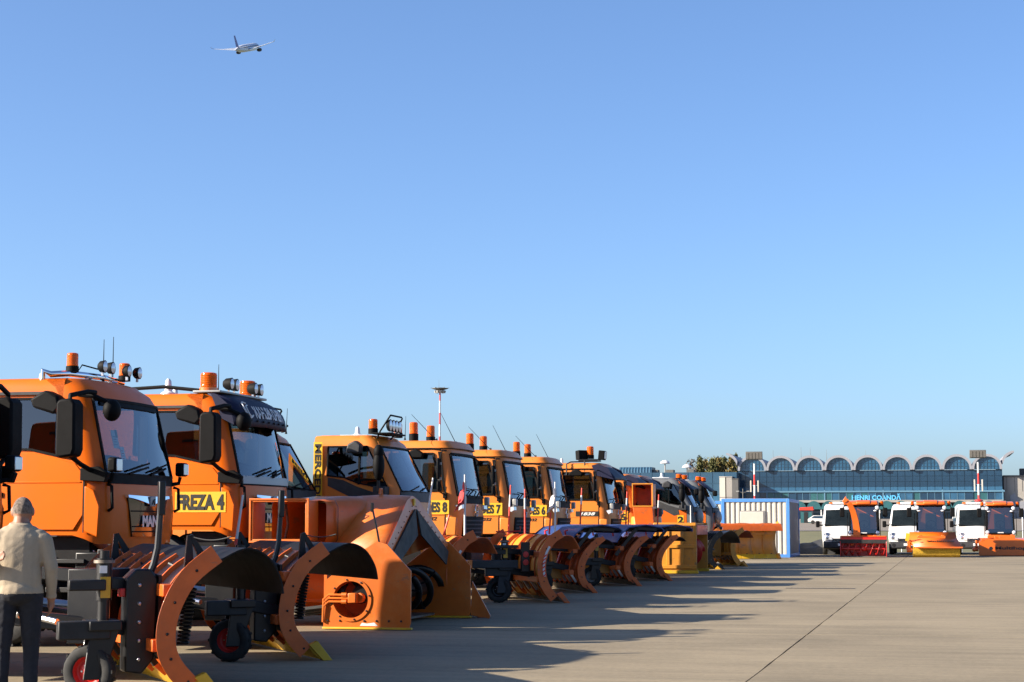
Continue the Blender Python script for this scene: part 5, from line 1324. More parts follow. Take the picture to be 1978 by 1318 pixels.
    def gable(wd, top, bz, n=6):
        pts = []
        for k in range(-1, 2, 2): pass
        L = [(-wd, bz), (-wd * .55, lerp(bz, top, .5)), (-wd * .2, lerp(bz, top, .9)), (-.09, top - .015), (0, top), (.09, top - .015), (wd * .2, lerp(bz, top, .9)), (wd * .55, lerp(bz, top, .5)), (wd, bz)]
        return L
    rings = [(dx(-7.04), hwd * .985, pk, 1.10), (dx(-7.3), hwd * .98, pk + .01, 1.08), (dx(-7.6), hwd * .96, pk + .02, .98), (dx(-7.95), hwd * .8, pk - .0, .8), (dx(-8.3), hwd * .52, pk - .06, .8), (dx(-8.6), hwd * .42, pk - .12, .8)]
    v, f = [], []
    lean = lambda z: -.12 * max(0, (z - 1.0) / .8)
    for i, (x, wd, top, bz) in enumerate(rings): v += [(x + (lean(z) if i == 0 else lean(z) * .5 if i == 1 else 0), y, z) for y, z in gable(wd, top, bz)]
    for i in range(len(rings) - 1):
        for k in range(8): a = i * 9 + k; f.append((a, a + 1, a + 10, a + 9))
    hd = obj('hood', G().add(v, f), 'paint_blower', t, smooth=50); hd.modifiers.new('solid', 'SOLIDIFY').thickness = .025
    gb = gable(hwd, pk, 1.10); gi = gable(hwd * .86, pk - .22, .99)
    fr = obj('hood_rim', G().prism_strip([(0, 0)] * 2, [(0, 0)] * 2, 0, 0) if False else G().add([(dx(-7.03) + lean(z), y, z) for y, z in gb] + [(dx(-7.03) + lean(z), y, z) for y, z in gi] + [(dx(-7.07) + lean(z), y, z) for y, z in gb] + [(dx(-7.07) + lean(z), y, z) for y, z in gi],
            [(k, k + 1, 9 + k + 1, 9 + k) for k in range(8)] + [(18 + k, 27 + k, 28 + k, 19 + k) for k in range(8)] + [(9 + k, 10 + k, 28 + k, 27 + k) for k in range(8)] + [(0, 9, 27, 18), (8, 26, 35, 17)]), 'paint_blower', hd)
    for s in (-1, 1):
        sk = [(s * .04, pk - .19), (s * hwd * .90, 1.0), (s * hwd * .84, .80), (s * .10, pk - .56)]
        obj('rubber_skirt', G().add([(dx(-7.0) + lean(z), y, z) for y, z in sk] + [(dx(-7.02) + lean(z), y, z) for y, z in sk],
            [(0, 1, 2, 3), (7, 6, 5, 4), (0, 4, 5, 1), (2, 6, 7, 3), (0, 3, 7, 4), (1, 5, 6, 2)]), 'rubber_grey', hd)
        bt = G()
        for k in range(9): q = k / 8; bt.ball((dx(-7.03) + lean(lerp(pk - .15, 1.06, q)), s * lerp(.1, hwd * .92, q), lerp(pk - .15, 1.06, q)), .011, 6, 4)
        obj('bolts', bt, 'dark_metal', hd)
    obj('lifting_eye', G().tube([(dx(-7.62), -.05, pk + .02), (dx(-7.62), -.03, pk + .10), (dx(-7.62), .03, pk + .10), (dx(-7.62), .05, pk + .02)], .018, 8), 'paint_blower', hd)
    obj('reflector', G().b2(dx(-7.03) - .105, dx(-7.02) - .095, -.04, .04, pk - .14, pk - .04), 'sign_yellow', hd)
    obj('warning_stalk', G().tube([(dx(-7.15), -hwd, 1.16), (dx(-7.17), -hwd - .02, 1.3), (dx(-7.24), -hwd - .03, 1.62)], .014, 6).cyl((dx(-7.24), -hwd - .03, 1.56), (dx(-7.24), -hwd - .03, 1.68), .022, None, 7), 'black_metal', t)
    # auger drum with helical blades, blackened to put the hood's shade into colour
    dr = obj('auger_drum', G().cyl((dx(-7.42), -hwd + .05, .46), (dx(-7.42), hwd - .05, .46), .12, None, 18), 'black_metal', t)
    for s in (-1, 1):
        for ph in (0, math.pi):
            v, f = [], []
            for k in range(41):
                u = k / 40; a = ph + s * u * math.pi * 2.2; y = s * lerp(hwd - .08, .15, u)
                for r_ in (.24, .33): v.append((dx(-7.42) + r_ * math.cos(a), y, .47 + r_ * math.sin(a)))
            f = [(2 * k, 2 * k + 1, 2 * k + 3, 2 * k + 2) for k in range(40)]
            hb = obj('auger_blade', G().add(v, f), 'black_metal', dr, fixn=False); hb.modifiers.new('solid', 'SOLIDIFY').thickness = .03
            ag = G()
            for k in range(5): u = (k + .5) / 5; a = ph + s * u * math.pi * 2.2; y = s * lerp(hwd - .08, .15, u); ag.bar((dx(-7.42), y, .47), (dx(-7.42) + .30 * math.cos(a), y, .47 + .36 * math.sin(a)), .05, .03)
            obj('auger_spoke', ag, 'black_metal', dr, kind='stuff')
    # rear casing and chute turning to the near side
    obj('fan_casing', G().lathe([(.55, -.35), (.62, -.3), (.62, .3), (.55, .35)], (dx(-8.35), 0, .72), 'x', 28), 'paint_blower', t)
    el = []
    A = [(dx(-8.45), -.35, 1.38), (dx(-8.52), -.75, 1.42), (dx(-8.56), -1.15, 1.45)]
    duct = G(); vv, ff = [], []
    def rect(c, w_, h_, n=12, rr=.5):
        return [(c[0] + w_ * math.copysign(abs(math.cos(a)) ** rr, math.cos(a)), c[1], c[2] + h_ * math.copysign(abs(math.sin(a)) ** rr, math.sin(a))) for a in (2 * math.pi * (k + .5) / n for k in range(n))]
    secs = [rect((dx(-8.05), .1, 1.36), .58, .44, 12, .7), rect((dx(-8.2), -.45, 1.40), .52, .40, 12, .6), rect((dx(-8.42), -.85, 1.42), .44, .33, 12, .4), rect((dx(-8.5), -.98, 1.43), .40, .30, 12, .2)]
    for q in secs: vv += q
    for i in range(3):
        for k in range(12): ff.append((i * 12 + k, i * 12 + (k + 1) % 12, (i + 1) * 12 + (k + 1) % 12, (i + 1) * 12 + k))
    du = obj('duct', duct.add(vv, ff), 'paint_blower', t, smooth=50)
    obj('duct_flange', G().add([tuple(p) for p in rect((dx(-8.42), -.87, 1.42), .46, .35, 12, .35)] + [tuple(p) for p in rect((dx(-8.42), -.90, 1.42), .46, .35, 12, .35)], [(k, (k + 1) % 12, 12 + (k + 1) % 12, 12 + k) for k in range(12)]), 'dark_metal', du)
    cx, y1, y0 = dx(-8.62), -.98, -1.45
    ch = obj('chute', G().b2(cx - .40, cx + .40, y0, y1, 1.17, 1.195).b2(cx - .40, cx + .40, y0, y1, 1.70, 1.725).b2(cx - .40, cx - .375, y0, y1, 1.197, 1.698).b2(cx + .375, cx + .40, y0, y1, 1.197, 1.698), 'paint_blower', t, bevel=.004)
    obj('chute_rim', G().b2(cx - .43, cx + .43, y0 - .012, y0 + .012, 1.145, 1.172).b2(cx - .43, cx + .43, y0 - .012, y0 + .012, 1.722, 1.75).b2(cx - .43, cx - .402, y0 - .012, y0 + .012, 1.173, 1.721).b2(cx + .402, cx + .43, y0 - .012, y0 + .012, 1.173, 1.721), 'paint_blower', ch, bevel=.004)
    obj('deflector_vane', G().prism_strip([(cx - .1, 1.2), (cx - .06, 1.4), (cx - .1, 1.68)], [(cx - .08, 1.2), (cx - .04, 1.4), (cx - .08, 1.68)], y1 + .0, y1 + .06), 'worn_steel', ch)
    obj('chute_base', G().b2(cx - .36, cx + .5, y0 + .15, y1 + .5, .98, 1.14).b2(cx - .42, cx - .22, y0 + .1, y0 + .3, .55, 1.12), 'paint_blower', t, bevel=.01)
    obj('info_plate', G().b2(cx - .40, cx - .28, y0 + .094, y0 + .099, 1.02, 1.09), 'paper', t)
    obj('frame', G().b2(dx(-9.4), dx(-7.9), -.5, -.38, .3, .5).b2(dx(-9.4), dx(-7.9), .38, .5, .3, .5).b2(dx(-9.5), dx(-9.38), -.6, .6, .3, 1.1), 'paint_blower', t, bevel=.015)
    return t

# far amber blower with tall ribbed cheeks and an upright chute
def amber_blower():
    p = gz(1352, 1109); t = thing('snow_blower', 'tall amber snow blower with ribbed side cheek and upright square chute', 'snow blower', (p.x - .7, p.y + 1.3, 0))
    for s in (-1, 1):
        ck = obj('side_cheek', G().b2(-.62, .62, s * 1.3 - .02, s * 1.3 + .02, .1, 1.44), 'paint_amber', t, bevel=.01)
        y = s * 1.33
        for z in (.2, .78, 1.40): obj('rib', G().b2(-.6, .6, y - .03, y + .03, z - .05, z + .05), 'paint_amber', ck, bevel=.008)
        for x in (-.57, -.2, .2, .57): obj('rib', G().b2(x - .045, x + .045, y - .026, y + .026, .251, .729).b2(x - .045, x + .045, y - .026, y + .026, .831, 1.349), 'paint_amber', ck, bevel=.008)
        obj('skid', G().b2(-.66, .66, s * 1.3 - .06, s * 1.3 + .06, .01, .098), 'yellow_paint', ck, bevel=.01)
    obj('top_plate', G().b2(-.62, .55, -1.27, 1.27, 1.40, 1.43), 'paint_amber', t); obj('back_plate', G().b2(-.6, -.56, -1.27, 1.27, .1, 1.39), 'paint_amber', t)
    obj('front_lip', G().b2(.5, .63, -1.27, 1.27, 1.1, 1.38), 'paint_red', t, bevel=.01)
    dm = obj('auger_drum', G().cyl((.1, -1.25, .6), (.1, 1.25, .6), .16, None, 16), 'paint_red', t)
    for s in (-1, 1):
        v = []
        for k in range(31):
            a = s * k * .34; y = s * lerp(1.22, .1, k / 30)
            for r_ in (.2, .46): v.append((.1 + r_ * math.cos(a), y, .6 + r_ * math.sin(a)))
        hb = obj('auger_blade', G().add(v, [(2 * k, 2 * k + 1, 2 * k + 3, 2 * k + 2) for k in range(30)]), 'paint_red', dm, fixn=False); hb.modifiers.new('s', 'SOLIDIFY').thickness = .02
    fc = obj('fan_casing', G().lathe([(.48, .5), (.50, .52), (.50, 1.2), (.46, 1.24), (.46, 1.56), (.44, 1.62), (.38, 1.64)], (-.95, -.55, 0), 'z', 26), 'paint_amber', t)
    obj('casing_band', G().lathe([(.505, 1.17), (.53, 1.18), (.53, 1.25), (.505, 1.26)], (-.95, -.55, 0), 'z', 26, False), 'paint_amber', fc)
    obj('control_box', G().b2(-1.15, -.8, -.75, -.4, 1.64, 1.92).b2(-1.25, -.7, -.8, -.35, 1.64, 1.68), 'paint_amber', fc, bevel=.02)
    obj('hydraulic_motor', G().cyl((-.62, -.5, 1.64), (-.62, -.5, 1.86), .14, None, 14), 'grey_plastic', fc)
    cx = gy(1241, 960, p.y + .2).x - (p.x - .7); z1 = gy(1241, 935, p.y + .2).z; z0 = gy(1241, 977, p.y + .2).z; hwx = (gy(1260, 960, p.y + .2).x - gy(1222, 960, p.y + .2).x) / 2
    yy = -1.1
    ch = obj('chute', G().b2(cx - hwx, cx + hwx, yy, yy + .7, z1 - .03, z1).b2(cx - hwx, cx - hwx + .03, yy, yy + .7, z0, z1 - .031).b2(cx + hwx - .03, cx + hwx, yy, yy + .7, z0, z1 - .031).b2(cx - hwx, cx + hwx, yy + .67, yy + .7, z0, z1 - .031), 'paint_plow', t, bevel=.005)
    obj('chute_rim', G().b2(cx - hwx - .02, cx + hwx + .02, yy - .015, yy + .01, z1 - .01, z1 + .02).b2(cx - hwx - .02, cx + hwx + .02, yy - .015, yy + .01, z0 - .03, z0).b2(cx - hwx - .02, cx - hwx + .01, yy - .015, yy + .01, z0 + .001, z1 - .011).b2(cx + hwx - .01, cx + hwx + .02, yy - .015, yy + .01, z0 + .001, z1 - .011), 'paint_amber', ch)
    obj('chute_neck', G().add([(cx - hwx, yy, z0 - .03), (cx + hwx, yy, z0 - .03), (cx + hwx, yy + .7, z0), (cx - hwx, yy + .7, z0), (cx - hwx + .1, yy + .1, 1.1), (cx + hwx + .05, yy + .1, 1.1), (cx + hwx + .05, yy + .75, 1.1), (cx - hwx + .1, yy + .75, 1.1)], [(0, 1, 5, 4), (1, 2, 6, 5), (2, 3, 7, 6), (3, 0, 4, 7), (0, 3, 2, 1), (4, 5, 6, 7)]), 'paint_plow', t, bevel=.01)
    obj('frame', G().b2(-2.6, -.6, -.45, -.33, .35, .52).b2(-2.6, -.6, .33, .45, .35, .52).b2(-1.5, -.9, -.9, .4, .35, .52), 'paint_amber', t, bevel=.01)
    marker_pole(t, (.45, -1.28, 1.44), .5, ('white',)); 
    return t

# ================================================================== RIGHT-HAND ROW
def hog(label, loc, kind):
    t = thing('compact_tractor', label, 'tractor', loc, 0, 'compact orange tractors beside the vans')
    y0 = 1.0; hw = .60
    for s in (-1, 1):
        obj('front_pillar', G().bar((s * hw, y0 - .02, .98), (s * (hw - .04), y0 + .12, 2.22), .07), 'black_plastic', t)
        obj('rear_pillar', G().bar((s * hw, y0 + 1.25, .98), (s * (hw - .04), y0 + 1.15, 2.22), .09), 'black_plastic', t)
        obj('side_window', G().add([(s * hw, y0 + .02, 1.0), (s * hw, y0 + 1.2, 1.0), (s * (hw - .04), y0 + 1.12, 2.2), (s * (hw - .04), y0 + .14, 2.2)], [(0, 1, 2, 3)]), 'side_glass', t)
        for z in (2.13, 1.05):
            hl = obj('headlamp', G().lathe([(.08, .05), (.1, .0), (.1, -.02), (.01, -.03)], (s * (hw - .02), y0 - .06, z), 'y', 14), 'black_plastic', t); obj('lens', G().lathe([(.085, -.022), (.05, -.04), (.005, -.045)], (s * (hw - .02), y0 - .06, z), 'y', 14), 'lamp_face', hl)
        obj('indicator', G().ball((s * (hw - .1), y0 - .04, 2.0), .05, 8, 6, (1.5, .5, .8)), 'lamp_face', t)
        mr = obj('mirror', G().box((s * (hw + .32), y0 - .02, 1.93), (.2, .1, .4)), 'black_plastic', t, bevel=.03)
        obj('mirror_arm', G().tube([(s * hw, y0 + .1, 2.2), (s * (hw + .2), y0, 2.22), (s * (hw + .3), y0, 2.1)], .02, 6), 'black_plastic', mr)
        beacon(t, (s * (hw + .18), y0 + .25, 2.2), .07, .22, .3, 'black_plastic')
        obj('handrail', G().tube([(s * (hw + .1), y0 + .02, .9), (s * (hw + .1), y0 + .05, 1.9)], .015, 6), 'black_plastic', t)
        wheel(t, (s * .62, y0 + .55, .38), .38, .28, 'dark_metal', s).rotation_euler = (0, 0, 0)
        wheel(t, (s * .62, y0 + 2.1, .38), .38, .28, 'dark_metal', s)
    # wheels above are turned to roll along y
    for o in [c for c in t.children if c.name.startswith('wheel')]:
        cx = sum((Vector(v.co) for v in o.data.vertices), Vector()) / len(o.data.vertices); o.data.transform(Matrix.Translation(cx) @ Matrix.Rotation(R(90), 4, 'Z') @ Matrix.Translation(-cx))
        for ch in o.children: ch.data.transform(Matrix.Translation(cx) @ Matrix.Rotation(R(90) if cx.x < 0 else R(90), 4, 'Z') @ Matrix.Translation(-cx))
    obj('windscreen', G().add([(-hw + .04, y0 - .03, 1.0), (hw - .04, y0 - .03, 1.0), (hw - .08, y0 + .1, 2.2), (-hw + .08, y0 + .1, 2.2)], [(0, 1, 2, 3)]), 'cab_glass', t)
    obj('windscreen_frame', G().bar((-hw, y0 - .03, 1.0), (hw, y0 - .03, 1.0), .06).bar((-hw, y0 + .11, 2.21), (hw, y0 + .11, 2.21), .08), 'black_plastic', t)
    rf = obj('roof', G().prism([(y0 - .12, 2.24), (y0 + 1.3, 2.24), (y0 + 1.25, 2.38), (y0 + .9, 2.45), (y0 + .1, 2.42), (y0 - .12, 2.34)], 'x', -hw - .02, hw + .02), 'paint_hog', t, bevel=.05)
    obj('roof_panel', G().prism([(y0 - .14, 2.28), (y0 + .9, 2.28), (y0 + .8, 2.47), (y0 + .1, 2.46), (y0 - .14, 2.37)], 'x', -.3, .3), 'paint_hog', rf, bevel=.03)
    obj('rear_wall', G().b2(-hw + .02, hw - .02, y0 + 1.2, y0 + 1.24, .95, 2.2), 'paint_hog', t)
    st = obj('seat', G().b2(-.25, .25, y0 + .5, y0 + .95, 1.1, 1.25), 'seat_cloth', t, bevel=.04); obj('seat_back', G().box((0, y0 + .98, 1.55), (.48, .14, .7), (-.1, 0, 0)), 'seat_cloth', st, bevel=.05)
    obj('dashboard', G().b2(-hw + .05, hw - .05, y0 + .03, y0 + .25, .98, 1.2), 'black_plastic', t, bevel=.04)
    g = G(); c = Vector((0, y0 + .4, 1.42)); m = Matrix.Rotation(R(55), 3, 'X')
    g.tube([c + m @ Vector((.19 * math.cos(a), .19 * math.sin(a), 0)) for a in (k * math.pi / 8 for k in range(17))], .018, 6); g.tube([c, c + Vector((0, -.15, -.3))], .03, 6)
    obj('steering_wheel', g, 'black_plastic', t)
    obj('body', G().prism([(y0 - .1, .55), (y0 + 2.8, .55), (y0 + 2.8, 1.3), (y0 + 1.3, 1.35), (y0 + 1.26, .94), (y0 - .02, .94), (y0 - .1, .85)], 'x', -.5, .5), 'paint_hog', t, bevel=.04)
    obj('name_plate', G().b2(-.13, .13, y0 - .065, y0 - .06, 1.02, 1.06), 'white_paint', t)
    obj('lift_frame', G().b2(-.55, -.42, .35, y0, .5, .95).b2(.42, .55, .35, y0, .5, .95).b2(-.6, .6, .3, .42, .8, .92), 'paint_hog', t, bevel=.015)
    if kind == 'blower':
        w = .97
        for s in (-1, 1): obj('side_plate', G().prism([(-.05, .03), (.55, .03), (.55, .85), (.15, .92), (-.02, .7)], 'y' if False else 'x', s * w - .015, s * w + .015), 'paint_red', t, bevel=.01)
        obj('back_wall', G().b2(-w + .016, w - .016, .5, .54, .05, .88), 'paint_red', t); obj('top_plate', G().b2(-w + .016, w - .016, .12, .5, .87, .92), 'paint_hog', t, bevel=.01)
        obj('front_lip', G().b2(-w - .01, w + .01, .0, .04, .72, .86), 'paint_red', t); obj('rubber_strip', G().b2(-w - .02, w + .02, -.02, -.002, .6, .76), 'rubber', t)
        obj('cutting_edge', G().b2(-w, w, -.02, .5, .02, .05), 'worn_steel', t)
        sh = obj('auger_shaft', G().cyl((-w + .02, .25, .37), (w - .02, .25, .37), .06, None, 12), 'paint_red', t); obj('gearbox', G().ball((0, .2, .37), .12, 10, 8), 'paint_red', sh)
        for s in (-1, 1):
            for ph in (0, math.pi):
                v = []
                for k in range(37):
                    a = ph + s * k * .26; x = s * lerp(w - .05, .1, k / 36)
                    for r_ in (.2, .30): v.append((x, .25 + r_ * math.cos(a), .37 + r_ * math.sin(a)))
                hb = obj('auger_blade', G().add(v, [(2 * k, 2 * k + 1, 2 * k + 3, 2 * k + 2) for k in range(36)]), 'paint_red', sh, fixn=False); hb.modifiers.new('s', 'SOLIDIFY').thickness = .015
        # curved discharge chute rising to the left
        pth = [(-.28, .38, .92), (-.29, .36, 1.2), (-.33, .34, 1.55), (-.42, .3, 1.95), (-.56, .24, 2.28), (-.72, .18, 2.44)]
        v = []
        for i, q in enumerate(pth):
            w_ = lerp(.15, .10, i / 5); u = (i / 5) * .7
            for a, b in ((-1, -1), (1, -1), (1, 1), (-1, 1)): v.append((q[0] + a * w_ * math.cos(u), q[1] + b * .12, q[2] + a * w_ * math.sin(u)))
        f = [(i * 4 + k, i * 4 + (k + 1) % 4, i * 4 + 4 + (k + 1) % 4, i * 4 + 4 + k) for i in range(5) for k in range(4)]
        dc = obj('discharge_chute', G().add(v, f + [(3, 2, 1, 0)]), 'paint_hog', t, smooth=30); dc.modifiers.new('s', 'SOLIDIFY').thickness = .01
        obj('chute_tip', G().prism([(-.62, 2.42), (-.72, 2.62), (-.86, 2.4), (-.80, 2.3)], 'y', .06, .3), 'paint_hog', dc, bevel=.01)
        obj('emblem', G().lathe([(.05, -.003), (.045, -.006), (.001, -.006)], (-.28, .25, 1.15), 'y', 6), 'ink', dc)
    elif kind == 'hooded':
        w = 1.2
        hd = obj('brush_hood', G().add([(-.92, .5, 1.08), (1.0, .5, 1.08), (1.05, .36, .84), (-.95, .36, .84), (-.72, -.46, .44), (1.28, -.46, .44), (-.92, .5, .5), (1.0, .5, .5)], [(3, 2, 1, 0), (4, 5, 2, 3), (0, 1, 7, 6)]), 'paint_hog', t, fixn=False, smooth=10); hd.modifiers.new('s', 'SOLIDIFY').thickness = .02
        obj('hood_lip', G().bar((-.73, -.46, .43), (1.29, -.46, .43), .03, .06), 'paint_plow', hd)
        # lettering lying on the sloping hood
        for nm, bd, ww, x in (('lettering', 'Multihog', 1.15, .38), ):
            me = text_mesh(bd, ww, .13, .03).copy(); me.materials.clear(); me.materials.append(MATS['ink']); o = bpy.data.objects.new(nm, me); COL.objects.link(o); o.parent = hd
            o.location = (x, -.05, .69); o.rotation_euler = (math.atan2(.40, .82), 0, 0)
        obj('emblem', G().lathe([(.075, 0), (.07, .012), (.02, .012)], (-.42, -.04, .645), 'z', 6), 'ink', hd)
        br = G().cyl((-.78, .02, .29), (1.18, .02, .29), .285, None, 40)
        b = obj('brush', br, 'brush_yellow', t); b['kind'] = 'stuff'
        bb = G(); rnd = random.Random(8)
        for k in range(1500):
            x = rnd.uniform(-.8, 1.2); a = rnd.random() * 6.28; d = Vector((rnd.uniform(-.02, .02), math.cos(a), math.sin(a))); p = Vector((x, .02, .29)); L = rnd.uniform(.27, .31)
            if p.z + d.z * L < .012: L = (.288) / max(.29, -d.z) * .96
            bb.bar(p + d * .24, p + d * L, .009, .009)
        obj('bristles', bb, 'brush_yellow', b, kind='stuff')
        obj('end_motor', G().cyl((-1.05, .05, .3), (-.8, .05, .3), .1, None, 12).box((-.95, .05, .55), (.14, .2, .4)), 'paint_hog', t, bevel=.02); obj('reflector_board', G().box((-1.0, -.05, .86), (.16, .03, .34), (0, .15, 0)), 'yellow_paint', t)
        fl = G()
        for q in range(3): fl.tube([(-.86, .1, .6 - q * .08), (-1.0, .02, .5 - q * .06), (-1.08, .05, .35)], .02, 6)
        obj('hydraulic_hose', fl, 'paint_hog', t)
    else:
        w = 1.25
        hd = obj('brush_hood', G().add([(-1.0, -.1, .03), (1.25, -.1, .03), (1.25, -.1, .62), (.9, -.1, .74), (.1, -.1, .82), (-.7, -.1, .74), (-1.0, -.1, .62), (-1.0, .55, .05), (1.25, .55, .05), (1.25, .5, .8), (-1.0, .5, .8)],
            [(0, 1, 2, 3, 4, 5, 6), (0, 6, 10, 7), (1, 8, 9, 2), (2, 9, 10, 6, 5, 4, 3)]), 'paint_hog', t, smooth=10); text(hd, 'lettering', 'Multihog', 1.35, .18, (.38, -.108, .34), '-y', 'ink', .03)
        obj('emblem', G().lathe([(.09, 0), (.085, -.006), (.03, -.006)], (-.48, -.101, .34), 'y', 6), 'ink', hd)
        obj('lug', G().box((-.28, -.02, .78), (.07, .1, .2)).box((-.08, -.02, .78), (.07, .1, .2)).box((-.82, -.06, .72), (.12, .1, .1)), 'paint_hog', hd, bevel=.01)
        b = obj('brush', G().cyl((-.95, .25, .27), (1.2, .25, .27), .26, None, 36), 'brush_yellow', t)
        obj('end_motor', G().cyl((-1.22, .1, .3), (-1.02, .1, .3), .1, None, 12).box((-1.1, .1, .55), (.1, .22, .3)).ball((-1.2, .02, .28), .1, 10, 8), 'paint_hog', t, bevel=.02)
        fl = G()
        for q in range(3): fl.tube([(-.95, .2, .8 - q * .05), (-1.1, .1, .7 - q * .08), (-1.12, .1, .5)], .02, 6)
        obj('hydraulic_hose', fl, 'rubber', t)
    return t

def van(label, loc):
    t = thing('white_van', label, 'van', loc, 0, 'white vans parked behind the tractors')
    hw = .99
    # sections along y (front at y=0): y, bottom, belt, shoulder, top, half width at belt and at top
    secs = [(.0, .44, .60, .72, .78, .84, .66), (.07, .34, .70, .86, .92, .93, .76), (.45, .34, .86, 1.08, 1.14, .975, .84), (.88, .34, 1.08, 1.26, 1.32, .985, .87),
            (1.52, .34, 1.32, 2.0, 2.09, .985, .80), (1.85, .34, 1.34, 2.2, 2.30, .985, .78), (2.35, .34, 1.34, 2.26, 2.37, .985, .78), (5.35, .34, 1.34, 2.26, 2.37, .985, .78), (5.45, .40, 1.34, 2.2, 2.3, .96, .76)]
    v = []
    for y, z0, zb, zh, zt_, wb, wt in secs:
        v += [(-wb + .04, y, z0), (-wb, y, zb), (-wt - .06, y, zh), (-wt + .02, y, zt_), (0, y - (.05 if .5 < y < 2 else .02), zt_ + .02), (wt - .02, y, zt_), (wt + .06, y, zh), (wb, y, zb), (wb - .04, y, z0)]
    n = 9; f, wf, sf = [], [], []
    for i in range(len(secs) - 1):
        for k in range(n):
            q = (i * n + k, i * n + (k + 1) % n, (i + 1) * n + (k + 1) % n, (i + 1) * n + k)
            if i == 3 and k in (3, 4): wf.append(q)
            elif i in (4, 5) and k in (1, 6): sf.append(q)
            else: f.append(q)
    f += [tuple(range(n))[::-1], tuple((len(secs) - 1) * n + k for k in range(n))]
    obj('body', G().add(v, f), 'paint_white', t, smooth=50)
    ids = sorted({k for q in wf for k in q}); ws = obj('windscreen', G().add([v[k] for k in ids], [tuple(ids.index(k) for k in q) for q in wf]), 'van_glass', t, smooth=50)
    for q in sf: obj('side_window', G().add([v[k] for k in q], [(0, 1, 2, 3)]), 'van_glass', t)
    obj('cowl', G().bar((-.86, .86, 1.325), (.86, .86, 1.325), .05, .03), 'black_plastic', t)
    for s in (-1, 1): obj('wiper', G().bar((s * .45, .86, 1.34), (s * .45 - .5, .92, 1.42), .02), 'black_plastic', ws)
    obj('bumper', G().prism([(-.06, .3), (.3, .26), (.3, .62), (.02, .64), (-.05, .55)], 'x', -.93, .93), 'grey_plastic', t, bevel=.06)
    gl = obj('grille', G().prism([(-.035, .60), (.1, .6), (.12, .80), (.02, .82)], 'x', -.52, .52), 'black_plastic', t, bevel=.02)
    for k in range(3): obj('grille_bar', G().b2(-.5, .5, -.045, -.02, .62 + k * .06, .635 + k * .06), 'steel', gl)
    for s in (-1, 1):
        hl = obj('headlamp', G().prism([(s * .50, .66), (s * .86, .70), (s * .95, .98), (s * .88, 1.12), (s * .78, .92), (s * .52, .80)], 'y', -.03, .2), 'lamp_face', t, bevel=.02)
        obj('reflector', G().ball((s * .76, -.03, .80), .07, 10, 8, (1, .5, 1)).ball((s * .87, -.01, .93), .05, 10, 8, (1, .5, 1)), 'chrome', hl)
        fg = obj('fog_lamp', G().lathe([(.075, -.02), (.06, -.01), (.05, .05)], (s * .72, -.05, .45), 'y', 14), 'ink', t)
        mr = obj('wing_mirror', G().box((s * 1.17, 1.0, 1.42), (.18, .12, .3)), 'black_plastic', t, bevel=.04); obj('arm', G().bar((s * .95, 1.05, 1.36), (s * 1.12, 1.0, 1.38), .06), 'black_plastic', mr)
        for y in (.95, 4.3):
            g = G().lathe([(.2, -.1), (.33, -.11), (.35, -.08), (.35, .08), (.33, .11), (.2, .1)], (s * .85, y, .35), 'x', 22, False); w_ = obj('wheel', g, 'rubber', t)
            obj('rim', G().lathe([(.21, s * .09), (.15, s * .04), (.06, s * .07), (.001, s * .07)], (s * .85, y, .35), 'x', 18, False), 'steel', w_)
    obj('name_badge', G().lathe([(.07, -.05), (.06, -.06), (.001, -.06)], (0, 0, .72), 'y', 16), 'chrome', t)
    obj('number_plate', G().b2(-.26, .26, -.075, -.062, .42, .53), 'number_plate', t)
    lb = obj('light_bar', G().b2(-.45, .55, 2.0, 2.3, 2.38, 2.47), 'white_plastic', t, bevel=.03); obj('amber_lens', G().b2(-.62, -.4, 2.02, 2.28, 2.375, 2.46), 'amber_solid', lb, bevel=.03)
    return t

